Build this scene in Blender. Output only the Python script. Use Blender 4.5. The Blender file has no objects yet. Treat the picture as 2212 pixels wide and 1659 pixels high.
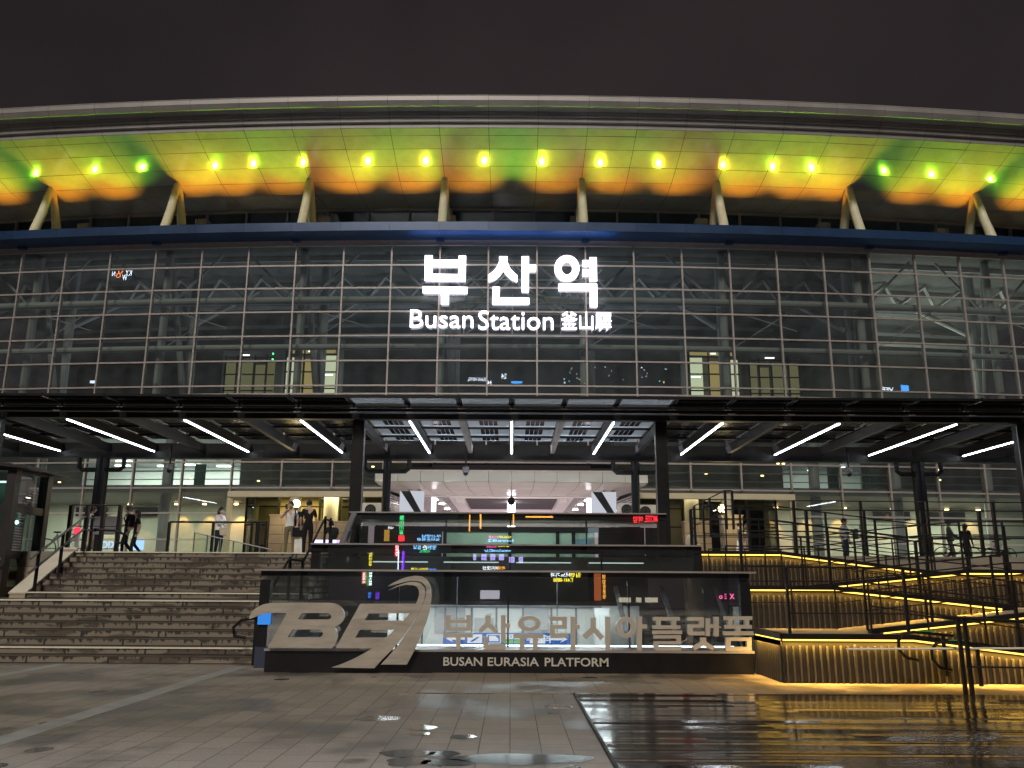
import bpy, bmesh, math, random
from mathutils import Vector, Matrix, geometry
from math import radians as R, sin, cos, pi, tan
random.seed(7)
S = bpy.context.scene
COL = S.collection

# ------------------------------------------------------------------ camera
FPX, PITCH, ROLL = 1840.0, R(13.15), R(0.33)          # focal length in units of a 2212 px wide picture
EYE = Vector((0, 0, 1.6))
cam = bpy.data.cameras.new('camera')
cam.sensor_width = 36.0
cam.lens = 36.0*FPX/2212.0
cam.clip_end = 2000
CAM = bpy.data.objects.new('camera', cam)
CM = Matrix.Rotation(pi/2+PITCH, 4, 'X') @ Matrix.Rotation(ROLL, 4, 'Z')
CAM.matrix_world = Matrix.Translation(EYE) @ CM
COL.objects.link(CAM)
S.camera = CAM

def at(x, y, D):
    """world point at depth D seen at (x, y) of the 2212 x 1659 photograph"""
    d = CM.to_3x3() @ Vector((x-1106.0, 829.5-y, -FPX))
    return EYE + d*(D/d.y)
def on_ground(x, y, z=0.0):
    d = CM.to_3x3() @ Vector((x-1106.0, 829.5-y, -FPX))
    return EYE + d*((z-EYE.z)/d.z)

# ------------------------------------------------------------------ sky, light, exposure
w = bpy.data.worlds.new('World'); S.world = w; w.use_nodes = True
nt = w.node_tree; bg = nt.nodes['Background']
tc = nt.nodes.new('ShaderNodeTexCoord'); nz = nt.nodes.new('ShaderNodeTexNoise')
nz.inputs['Scale'].default_value = 1.6; nz.inputs['Detail'].default_value = 5
cr = nt.nodes.new('ShaderNodeValToRGB')
cr.color_ramp.elements[0].position = 0.32; cr.color_ramp.elements[0].color = (0.0100, 0.0076, 0.0088, 1)
cr.color_ramp.elements[1].position = 0.68; cr.color_ramp.elements[1].color = (0.0290, 0.0225, 0.0240, 1)
nt.links.new(tc.outputs['Generated'], nz.inputs['Vector']); nt.links.new(nz.outputs['Fac'], cr.inputs['Fac'])
nt.links.new(cr.outputs['Color'], bg.inputs['Color']); bg.inputs['Strength'].default_value = 1.0
sun = bpy.data.lights.new('plaza_floodlight', 'SUN'); sun.energy = 1.9; sun.angle = R(10); sun.color = (1.0, 0.90, 0.76)
so = bpy.data.objects.new('plaza_floodlight', sun)
so.rotation_euler = (R(54), 0, R(-10)); COL.objects.link(so)
S.view_settings.view_transform = 'Standard'; S.view_settings.look = 'None'
S.view_settings.exposure = 0.0; S.view_settings.gamma = 1.0
S.cycles.max_bounces = 8; S.cycles.transparent_max_bounces = 24; S.cycles.glossy_bounces = 4
S.cycles.diffuse_bounces = 3; S.cycles.sample_clamp_indirect = 4.0; S.cycles.caustics_reflective = False
S.cycles.caustics_refractive = False

# ------------------------------------------------------------------ materials
MATS = {}
def newmat(name):
    m = bpy.data.materials.new(name); m.use_nodes = True
    return m, m.node_tree, m.node_tree.nodes, m.node_tree.links
def pbr(name, col, rough=.5, metal=0., var=.18, scale=2.0, bump=.0, bscale=30., spec=.5, rvar=.1, stretch=None):
    if name in MATS: return MATS[name]
    m, t, n, l = newmat(name); b = n['Principled BSDF']
    tc = n.new('ShaderNodeTexCoord'); src = tc.outputs['Object']
    if stretch:
        mp = n.new('ShaderNodeMapping'); mp.inputs['Scale'].default_value = stretch
        l.new(src, mp.inputs['Vector']); src = mp.outputs['Vector']
    a = n.new('ShaderNodeTexNoise'); a.inputs['Scale'].default_value = scale; a.inputs['Detail'].default_value = 6
    a.inputs['Roughness'].default_value = .65
    l.new(src, a.inputs['Vector'])
    r = n.new('ShaderNodeValToRGB'); e = r.color_ramp.elements
    e[0].position = .3; e[1].position = .7
    e[0].color = (*[c*(1-var) for c in col], 1); e[1].color = (*[min(1, c*(1+var)) for c in col], 1)
    l.new(a.outputs['Fac'], r.inputs['Fac']); l.new(r.outputs['Color'], b.inputs['Base Color'])
    mr = n.new('ShaderNodeMapRange'); mr.inputs[3].default_value = max(.02, rough-rvar); mr.inputs[4].default_value = min(1, rough+rvar)
    l.new(a.outputs['Fac'], mr.inputs[0]); l.new(mr.outputs[0], b.inputs['Roughness'])
    b.inputs['Metallic'].default_value = metal; b.inputs['Specular IOR Level'].default_value = spec
    if bump:
        c = n.new('ShaderNodeTexNoise'); c.inputs['Scale'].default_value = bscale; c.inputs['Detail'].default_value = 4
        l.new(src, c.inputs['Vector'])
        bp = n.new('ShaderNodeBump'); bp.inputs['Strength'].default_value = bump; bp.inputs['Distance'].default_value = .02
        l.new(c.outputs['Fac'], bp.inputs['Height']); l.new(bp.outputs['Normal'], b.inputs['Normal'])
    MATS[name] = m
    return m
def emis(name, col, k, sample=True):
    if name in MATS: return MATS[name]
    m, t, n, l = newmat(name); n.remove(n['Principled BSDF'])
    e = n.new('ShaderNodeEmission'); e.inputs['Color'].default_value = (*col, 1); e.inputs['Strength'].default_value = k
    l.new(e.outputs[0], n['Material Output'].inputs['Surface'])
    if not sample: m.cycles.emission_sampling = 'NONE'
    MATS[name] = m
    return m
def glass(name, tint, refl=.08, fres=1.0, rough=.0, haze=0., hazecol=(.5, .5, .5)):
    """thin pane: see-through tint, mirror by angle, a pale haze mixed in"""
    if name in MATS: return MATS[name]
    m, t, n, l = newmat(name); n.remove(n['Principled BSDF'])
    tr = n.new('ShaderNodeBsdfTransparent'); tr.inputs['Color'].default_value = (*tint, 1)
    gl = n.new('ShaderNodeBsdfGlossy'); gl.inputs['Roughness'].default_value = rough; gl.inputs['Color'].default_value = (.95, .97, 1, 1)
    fr = n.new('ShaderNodeFresnel'); fr.inputs['IOR'].default_value = 1.5
    ma = n.new('ShaderNodeMath'); ma.operation = 'MULTIPLY_ADD'; ma.inputs[1].default_value = fres; ma.inputs[2].default_value = refl
    l.new(fr.outputs[0], ma.inputs[0])
    mx = n.new('ShaderNodeMixShader'); l.new(ma.outputs[0], mx.inputs[0]); l.new(tr.outputs[0], mx.inputs[1]); l.new(gl.outputs[0], mx.inputs[2])
    out = mx.outputs[0]
    if haze:
        df = n.new('ShaderNodeBsdfDiffuse'); df.inputs['Color'].default_value = (*hazecol, 1)
        a = n.new('ShaderNodeTexNoise'); a.inputs['Scale'].default_value = 1.3; a.inputs['Detail'].default_value = 6
        tcn = n.new('ShaderNodeTexCoord'); l.new(tcn.outputs['Object'], a.inputs['Vector'])
        mr = n.new('ShaderNodeMapRange'); mr.inputs[1].default_value = .3; mr.inputs[2].default_value = .8
        mr.inputs[3].default_value = haze*.4; mr.inputs[4].default_value = haze*1.6
        l.new(a.outputs['Fac'], mr.inputs[0])
        m2 = n.new('ShaderNodeMixShader'); l.new(mr.outputs[0], m2.inputs[0]); l.new(out, m2.inputs[1]); l.new(df.outputs[0], m2.inputs[2]); out = m2.outputs[0]
    l.new(out, n['Material Output'].inputs['Surface'])
    MATS[name] = m
    return m

BLACK = pbr('black_steel', (.008, .008, .0095), .45, .0, .35, 3, .08, 60, spec=.22)
BLACK2 = pbr('black_gloss_stone', (.008, .008, .0095), .32, 0, .5, 2.0, .05, 14, spec=.3)
FRAME = pbr('aluminium_frame', (.47, .425, .425), .45, .25, .12, 2)
COLW = pbr('cream_column_paint', (.60, .58, .47), .5, 0, .10, 2.5, .05, 20)
WHITE = pbr('white_panel', (.74, .72, .71), .4, 0, .06, 1.2)
BLUE = pbr('blue_ledge_panel', (.020, .052, .135), .32, .2, .16, .6, .04, 4)
GREYM = pbr('grey_steel', (.20, .20, .215), .45, .4, .15, 2)
STEEL = pbr('brushed_steel', (.50, .455, .40), .38, .6, .22, 1.6, .05, 90, stretch=(1, 1, 6))
STEELL = pbr('pale_steel', (.53, .48, .41), .45, .35, .08, 2.5, .05, 90)
INTW = pbr('interior_wall', (.52, .53, .47), .6, 0, .10, .7)
INTG = pbr('interior_grey', (.16, .165, .17), .6, 0, .2, .6)
INTCOL = pbr('interior_column_paint', (.42, .43, .45), .6, 0, .1, .8)
STONEW = pbr('tan_stone_block', (.40, .32, .235), .7, 0, .15, 1.5, .12, 25)

# ------------------------------------------------------------------ mesh helpers
class MB:
    def __init__(s): s.v = []; s.f = []; s.m = []; s.mats = []
    def mi(s, mat):
        if mat not in s.mats: s.mats.append(mat)
        return s.mats.index(mat)
    def poly(s, pts, mat=None):
        i = len(s.v); s.v += [tuple(p) for p in pts]; s.f.append(tuple(range(i, i+len(pts)))); s.m.append(s.mi(mat)); return s
    def hexa(s, p, mat=None):
        """8 points: bottom 4 ccw, top 4 ccw"""
        i = len(s.v); s.v += [tuple(q) for q in p]
        for f in ((0, 3, 2, 1), (4, 5, 6, 7), (0, 1, 5, 4), (1, 2, 6, 5), (2, 3, 7, 6), (3, 0, 4, 7)):
            s.f.append(tuple(i+k for k in f)); s.m.append(s.mi(mat))
        return s
    def box(s, x0, x1, y0, y1, z0, z1, mat=None):
        return s.hexa([(x0, y0, z0), (x1, y0, z0), (x1, y1, z0), (x0, y1, z0), (x0, y0, z1), (x1, y0, z1), (x1, y1, z1), (x0, y1, z1)], mat)
    def bar(s, a, b, wd, ht, mat=None, up=Vector((0, 0, 1))):
        a = Vector(a); b = Vector(b); d = (b-a).normalized()
        if abs(d.dot(up)) > .98: up = Vector((0, 1, 0))
        sd = d.cross(up).normalized(); u = sd.cross(d).normalized()
        h = sd*wd/2; k = u*ht/2
        return s.hexa([a-h-k, a+h-k, b+h-k, b-h-k, a-h+k, a+h+k, b+h+k, b-h+k], mat)
    def tube(s, pts, r, n=8, mat=None, cap=True):
        pts = [Vector(p) for p in pts]; rs = r if isinstance(r, (list, tuple)) else [r]*len(pts)
        i0 = len(s.v); prev = None
        for k, p in enumerate(pts):
            d = (pts[min(k+1, len(pts)-1)]-pts[max(k-1, 0)]).normalized()
            if prev is None:
                u = Vector((0, 0, 1)) if abs(d.z) < .9 else Vector((0, 1, 0))
                sd = d.cross(u).normalized()
            else:
                sd = (prev - d*prev.dot(d)).normalized()
            prev = sd; q = d.cross(sd)
            for j in range(n):
                a = 2*pi*j/n
                s.v.append(tuple(p + (sd*cos(a)+q*sin(a))*rs[k]))
        for k in range(len(pts)-1):
            for j in range(n):
                a = i0+k*n+j; b = i0+k*n+(j+1) % n
                s.f.append((a, b, b+n, a+n)); s.m.append(s.mi(mat))
        if cap:
            s.f.append(tuple(i0+j for j in reversed(range(n)))); s.m.append(s.mi(mat))
            e = i0+(len(pts)-1)*n; s.f.append(tuple(e+j for j in range(n))); s.m.append(s.mi(mat))
        return s
    def sphere(s, c, r, n=16, k=10, mat=None, sc=(1, 1, 1)):
        i0 = len(s.v); c = Vector(c)
        for a in range(k+1):
            th = pi*a/k
            for b in range(n):
                ph = 2*pi*b/n
                s.v.append((c.x+r*sc[0]*sin(th)*cos(ph), c.y+r*sc[1]*sin(th)*sin(ph), c.z+r*sc[2]*cos(th)))
        for a in range(k):
            for b in range(n):
                p = i0+a*n+b; q = i0+a*n+(b+1) % n
                s.f.append((p, p+n, q+n, q)); s.m.append(s.mi(mat))
        return s
    def add(s, verts, faces, mat=None):
        i0 = len(s.v); s.v += [tuple(p) for p in verts]
        for f in faces: s.f.append(tuple(i0+k for k in f)); s.m.append(s.mi(mat))
        return s
    def mesh(s, name, off=(0, 0, 0), mat=None, smooth=False):
        me = bpy.data.meshes.new(name); o = Vector(off)
        me.from_pydata([tuple(Vector(p)-o) for p in s.v], [], s.f)
        for m in s.mats: me.materials.append(m if m is not None else mat)
        me.polygons.foreach_set('material_index', s.m)
        if smooth: me.polygons.foreach_set('use_smooth', [True]*len(s.f))
        me.validate(); me.update()
        return me
    def build(s, name, mat=None, parent=None, local=False, smooth=False, bevel=0):
        off = (0, 0, 0) if (local or parent is None) else wloc(parent)
        o = bpy.data.objects.new(name, s.mesh(name, off, mat, smooth)); COL.objects.link(o)
        if parent: o.parent = parent
        if bevel:
            b = o.modifiers.new('bevel', 'BEVEL'); b.width = bevel; b.segments = 2; b.limit_method = 'ANGLE'
        return o
def wloc(o):
    v = Vector((0, 0, 0))
    while o: v += o.location; o = o.parent
    return v
def tag(o, label=None, cat=None, group=None, kind=None):
    if label: o['label'] = label
    if cat: o['category'] = cat
    if group: o['group'] = group
    if kind: o['kind'] = kind
    return o
def thing(name, label, cat, loc=(0, 0, 0), group=None, rz=0):
    o = bpy.data.objects.new(name, None); o.empty_display_size = .2; COL.objects.link(o)
    o.location = loc; o.rotation_euler = (0, 0, rz)
    return tag(o, label, cat, group)
def copy_tree(o, parent=None):
    c = o.copy(); COL.objects.link(c); c.parent = parent
    for ch in [q for q in o.children]: copy_tree(ch, c)
    return c

WORK = bpy.data.scenes.new('workbench')      # letters and skins are evaluated here, away from the big scene
def work_dg():
    with bpy.context.temp_override(scene=WORK, view_layer=WORK.view_layers[0]):
        return bpy.context.evaluated_depsgraph_get()
def curve_to_mesh(cu):
    o = bpy.data.objects.new('tmp', cu); WORK.collection.objects.link(o)
    dg = work_dg()
    me = bpy.data.meshes.new_from_object(o.evaluated_get(dg))
    v = [Vector(p.co) for p in me.vertices]; f = [tuple(p.vertices) for p in me.polygons]
    bpy.data.objects.remove(o); bpy.data.meshes.remove(me)
    return v, f
def text_geo(body, depth=.02, offset=0., res=3):
    cu = bpy.data.curves.new('t', 'FONT'); cu.body = body; cu.extrude = depth/2; cu.offset = offset; cu.resolution_u = res
    v, f = curve_to_mesh(cu); bpy.data.curves.remove(cu)
    return v, f
def _inside(p, lp):
    r = False; j = len(lp)-1
    for i in range(len(lp)):
        if (lp[i][1] > p[1]) != (lp[j][1] > p[1]) and p[0] < (lp[j][0]-lp[i][0])*(p[1]-lp[i][1])/(lp[j][1]-lp[i][1])+lp[i][0]: r = not r
        j = i
    return r
def poly_geo(loops, depth):
    """flat outlines (a loop inside another one is a hole) extruded by depth, centred on z = 0"""
    V = []; F = []; d = depth/2
    area_ = lambda lp: sum(p[0]*q[1]-q[0]*p[1] for p, q in zip(lp, lp[1:]+lp[:1]))/2
    outer = [lp for lp in loops if sum(_inside(lp[0], o) for o in loops if o is not lp) % 2 == 0]
    for lp in outer:
        hs = [h for h in loops if h not in outer and _inside(h[0], lp)]
        lp = list(lp) if area_(lp) > 0 else list(lp)[::-1]
        hs = [list(h) if area_(h) < 0 else list(h)[::-1] for h in hs]
        rings = [lp]+hs; flat = [p for r_ in rings for p in r_]; n = len(flat); i0 = len(V)
        tri = geometry.tessellate_polygon([[Vector((p[0], p[1], 0)) for p in r_] for r_ in rings])
        V += [Vector((p[0], p[1], d)) for p in flat]+[Vector((p[0], p[1], -d)) for p in flat]
        for t in tri:
            a, b, c = (flat[k] for k in t)
            if (b[0]-a[0])*(c[1]-a[1])-(c[0]-a[0])*(b[1]-a[1]) < 0: t = (t[0], t[2], t[1])
            F.append((i0+t[0], i0+t[1], i0+t[2])); F.append((i0+n+t[0], i0+n+t[2], i0+n+t[1]))
        o = i0
        for r_ in rings:
            m = len(r_)
            for k in range(m):
                a, b = o+k, o+(k+1) % m; F.append((a, a+n, b+n, b))
            o += m
    return V, F
def fit(v, x0, x1, z0, z1, Y, face=-1, keep=False):
    """place a flat shape in the plane y = Y; face -1 looks at the camera, +1 looks away from it"""
    ax = min(p.x for p in v); bx = max(p.x for p in v); ay = min(p.y for p in v); by = max(p.y for p in v)
    sx = (x1-x0)/max(1e-6, bx-ax); sy = (z1-z0)/max(1e-6, by-ay)
    if keep: sx = sy = min(sx, sy)
    cx = (x0+x1)/2; cz = (z0+z1)/2
    out = []
    for p in v:
        a = (p.x-(ax+bx)/2)*sx; b = (p.y-(ay+by)/2)*sy
        out.append(Vector((cx+a, Y-p.z, cz+b)) if face < 0 else Vector((cx-a, Y+p.z, cz+b)))
    return out
def text_at(mb, body, x0, x1, z0, z1, Y, face=-1, depth=.03, offset=0., mat=None, keep=False):
    v, f = text_geo(body, depth, offset)
    if v: mb.add(fit(v, x0, x1, z0, z1, Y, face, keep), f, mat)
    return mb
def outline_at(mb, loops, D, depth, mat=None):
    """loops already in world (x, z); extrude about plane y = D"""
    v, f = poly_geo(loops, depth)
    mb.add([Vector((p.x, D-p.z, p.y)) for p in v], f, mat)
    return mb

PZ = 2.36                                     # platform level
# ================================================================== THE GROUND
def mixcol(n, l, fac, a, b, mode='MIX'):
    x = n.new('ShaderNodeMix'); x.data_type = 'RGBA'; x.blend_type = mode
    for k, s in ((0, fac), (6, a), (7, b)):
        if hasattr(s, 'is_linked') or hasattr(s, 'links'): l.new(s, x.inputs[k])
        else: x.inputs[k].default_value = s
    return x.outputs[2]
def paving_mat(name, c1, c2, cm, bw, bh, rough=(.36, .65), damp=.43, puddle=True, off=.5, mortar=.006):
    m, t, n, l = newmat(name); b = n['Principled BSDF']
    tc = n.new('ShaderNodeTexCoord')
    br = n.new('ShaderNodeTexBrick'); br.offset = off; br.inputs['Scale'].default_value = 1
    br.inputs['Brick Width'].default_value = bw; br.inputs['Row Height'].default_value = bh
    br.inputs['Mortar Size'].default_value = mortar; br.inputs['Mortar Smooth'].default_value = .3
    br.inputs['Color1'].default_value = (*c1, 1); br.inputs['Color2'].default_value = (*c2, 1); br.inputs['Mortar'].default_value = (*cm, 1)
    mp = n.new('ShaderNodeMapping'); mp.inputs['Rotation'].default_value = (0, 0, pi/2)
    l.new(tc.outputs['Object'], mp.inputs['Vector']); l.new(mp.outputs[0], br.inputs['Vector'])
    big = n.new('ShaderNodeTexNoise'); big.inputs['Scale'].default_value = .55; big.inputs['Detail'].default_value = 7; big.inputs['Roughness'].default_value = .62
    l.new(tc.outputs['Object'], big.inputs['Vector'])
    wet = n.new('ShaderNodeMapRange'); wet.inputs[1].default_value = .47; wet.inputs[2].default_value = .58; l.new(big.outputs['Fac'], wet.inputs[0])
    fine = n.new('ShaderNodeTexNoise'); fine.inputs['Scale'].default_value = 38; fine.inputs['Detail'].default_value = 3; l.new(tc.outputs['Object'], fine.inputs['Vector'])
    g = n.new('ShaderNodeMapRange'); g.inputs[3].default_value = .72; g.inputs[4].default_value = 1.28; l.new(fine.outputs['Fac'], g.inputs[0])
    spot = n.new('ShaderNodeTexVoronoi'); spot.inputs['Scale'].default_value = 1.1; l.new(tc.outputs['Object'], spot.inputs['Vector'])
    sp = n.new('ShaderNodeMapRange'); sp.inputs[1].default_value = .10; sp.inputs[2].default_value = .17; sp.inputs[3].default_value = 1; sp.inputs[4].default_value = 0
    l.new(spot.outputs['Distance'], sp.inputs[0])
    mx = n.new('ShaderNodeMath'); mx.operation = 'MAXIMUM'; l.new(wet.outputs[0], mx.inputs[0]); l.new(sp.outputs[0], mx.inputs[1])
    c = mixcol(n, l, 1.0, br.outputs['Color'], g.outputs[0], 'MULTIPLY')
    dk = mixcol(n, l, 1.0, c, (damp, damp, damp*1.02, 1), 'MULTIPLY')
    c2_ = mixcol(n, l, mx.outputs[0], c, dk)
    l.new(c2_, b.inputs['Base Color'])
    ro = n.new('ShaderNodeMapRange'); ro.inputs[3].default_value = rough[1]; ro.inputs[4].default_value = rough[0]; l.new(mx.outputs[0], ro.inputs[0])
    # standing water: a few cells hold a shallow puddle
    pv = n.new('ShaderNodeTexVoronoi'); pv.inputs['Scale'].default_value = 1.35
    wv = n.new('ShaderNodeTexNoise'); wv.inputs['Scale'].default_value = 2.5; l.new(tc.outputs['Object'], wv.inputs['Vector'])
    ad = n.new('ShaderNodeVectorMath'); ad.operation = 'MULTIPLY_ADD'; ad.inputs[1].default_value = (.16, .16, 0); l.new(wv.outputs['Color'], ad.inputs[0]); l.new(tc.outputs['Object'], ad.inputs[2]); l.new(ad.outputs[0], pv.inputs['Vector'])
    sc_ = n.new('ShaderNodeSeparateColor'); l.new(pv.outputs['Color'], sc_.inputs[0])
    sz = n.new('ShaderNodeMapRange'); sz.inputs[1].default_value = .80; sz.inputs[2].default_value = 1; sz.inputs[3].default_value = 0; sz.inputs[4].default_value = .36; l.new(sc_.outputs[0], sz.inputs[0])
    df_ = n.new('ShaderNodeMath'); df_.operation = 'SUBTRACT'; l.new(sz.outputs[0], df_.inputs[0]); l.new(pv.outputs['Distance'], df_.inputs[1])
    pm = n.new('ShaderNodeMapRange'); pm.inputs[1].default_value = -.015; pm.inputs[2].default_value = .02; l.new(df_.outputs[0], pm.inputs[0])
    rm = n.new('ShaderNodeMix'); l.new(pm.outputs[0], rm.inputs[0]); l.new(ro.outputs[0], rm.inputs[2]); rm.inputs[3].default_value = .10
    c3_ = mixcol(n, l, pm.outputs[0], c2_, mixcol(n, l, 1.0, c, (.5, .5, .51, 1), 'MULTIPLY')); l.new(c3_, b.inputs['Base Color'])
    l.new(rm.outputs[0], b.inputs['Roughness']); b.inputs['Specular IOR Level'].default_value = .5
    bp = n.new('ShaderNodeBump'); bp.inputs['Distance'].default_value = .01
    bs_ = n.new('ShaderNodeMapRange'); bs_.inputs[3].default_value = .35; bs_.inputs[4].default_value = .0; l.new(pm.outputs[0], bs_.inputs[0]); l.new(bs_.outputs[0], bp.inputs['Strength'])
    hs = n.new('ShaderNodeMath'); hs.operation = 'MULTIPLY_ADD'; hs.inputs[1].default_value = -1.0
    l.new(br.outputs['Fac'], hs.inputs[0]); l.new(fine.outputs['Fac'], hs.inputs[2]); l.new(hs.outputs[0], bp.inputs['Height']); l.new(bp.outputs[0], b.inputs['Normal'])
    return m
PAVE = paving_mat('plaza_paving', (.33, .298, .265), (.28, .254, .226), (.08, .073, .067), .62, .31)
PAVE2 = paving_mat('apron_paving', (.30, .256, .206), (.26, .222, .18), (.085, .074, .062), .9, .45, off=.0)
BAND = pbr('pale_band_stone', (.32, .33, .33), .5, 0, .22, 2.5, .06, 30)
g = MB().box(-140, 140, -140, 60, -.3, 0).build('ground', PAVE); tag(g, 'brown grey concrete paving of the station plaza, damp in patches', 'ground', kind='structure')
g = MB().box(-1.4, .92, 13.3, 16.22, -.02, .012).box(.92, 14, 13.34, 16.22, -.02, .012).build('path', PAVE2)
tag(g, 'paler paved strip running in front of the black sign wall and ramp', 'path', kind='structure')
g = MB()
for x0, ya, yb in ((-5.35, 8.2, 17.2), (-8.95, 8.2, 17.55)):
    y = ya; k = 0
    while y < yb:
        e = min(yb, y+.6); g.box(x0+random.uniform(-.01, .01), x0+.30, y+.004, e-.004, -.02, .004); y = e; k += 1
tag(g.build('paving', BAND), 'pale grey stone band set in the brown plaza paving', 'paving', kind='structure')

WATER = pbr('puddle_water', (.05, .052, .055), .12, 0, .1, 1, spec=.6, rvar=.03)
rp_ = random.Random(8)
for px, py, rx, ry in ((880, 1628, .24, .19), (882, 1646, .22, .20), (958, 1629, .15, .15), (966, 1648, .24, .16), (1128, 1640, .62, .26), (912, 1572, .15, .18), (905, 1585, .12, .12), (1000, 1592, .13, .14), (818, 1552, .26, .2)):
    c = on_ground(px, py); m_ = MB(); ph = [rp_.uniform(0, 6.3) for _ in range(3)]
    m_.poly([(c.x+rx*cos(a)*(1+.12*sin(2*a+ph[0])+.08*sin(5*a+ph[1])), c.y+ry*sin(a)*(1+.12*sin(3*a+ph[2])), .0035) for a in [2*pi*k/36 for k in range(36)]])
    tag(m_.build('water', WATER), 'shallow puddle standing on the paving in the foreground', 'water', 'puddles on the foreground paving', kind='structure')
# wet timber deck, lower right: every board slightly out of level so the reflections break up
def deck_mat():
    m, t, n, l = newmat('wet_deck_timber'); b = n['Principled BSDF']
    tc = n.new('ShaderNodeTexCoord'); mp = n.new('ShaderNodeMapping'); mp.inputs['Scale'].default_value = (.7, 9, 9)
    l.new(tc.outputs['Object'], mp.inputs['Vector'])
    a = n.new('ShaderNodeTexNoise'); a.inputs['Scale'].default_value = 2; a.inputs['Detail'].default_value = 6; l.new(mp.outputs[0], a.inputs['Vector'])
    r = n.new('ShaderNodeValToRGB'); r.color_ramp.elements[0].color = (.018, .013, .010, 1); r.color_ramp.elements[1].color = (.062, .044, .032, 1)
    r.color_ramp.elements[0].position = .35; r.color_ramp.elements[1].position = .7
    l.new(a.outputs['Fac'], r.inputs['Fac']); l.new(r.outputs[0], b.inputs['Base Color'])
    bn = n.new('ShaderNodeTexNoise'); bn.inputs['Scale'].default_value = .5; bn.inputs['Detail'].default_value = 4; l.new(tc.outputs['Object'], bn.inputs['Vector'])
    mr = n.new('ShaderNodeMapRange'); mr.inputs[1].default_value = .38; mr.inputs[2].default_value = .62; mr.inputs[3].default_value = .07; mr.inputs[4].default_value = .24
    l.new(bn.outputs['Fac'], mr.inputs[0]); l.new(mr.outputs[0], b.inputs['Roughness'])
    b.inputs['Coat Weight'].default_value = .45; b.inputs['Coat Roughness'].default_value = .09
    bp = n.new('ShaderNodeBump'); bp.inputs['Strength'].default_value = .3; bp.inputs['Distance'].default_value = .004
    l.new(a.outputs['Fac'], bp.inputs['Height']); l.new(bp.outputs[0], b.inputs['Normal'])
    return m
DECK = deck_mat()
rnd = random.Random(3)
g = MB(); y = 3.0
while y < 13.2:
    wd = .143; x = .96
    while x < 16:
        L = rnd.choice((2.4, 3.0, 3.6)) if x > 1 else rnd.choice((1.1, 2.0, 2.7))
        e = min(16, x+L); ta = rnd.gauss(0, .0019); tb = rnd.gauss(0, .0010)*(e-x)/3
        z = [.028-ta-tb, .028-ta+tb, .028+ta+tb, .028+ta-tb]
        a0, a1, b0, b1 = x+.003, e-.003, y+.006, y+wd-.006
        g.hexa([(a0, b0, 0), (a1, b0, 0), (a1, b1, 0), (a0, b1, 0), (a0, b0, z[0]), (a1, b0, z[1]), (a1, b1, z[2]), (a0, b1, z[3])])
        x = e
    y += wd
g.box(.93, .957, 3, 13.3, 0, .034, BLACK)
tag(g.build('deck', DECK), 'wet dark plank deck mirroring the lights at lower right', 'deck', kind='structure')

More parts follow.
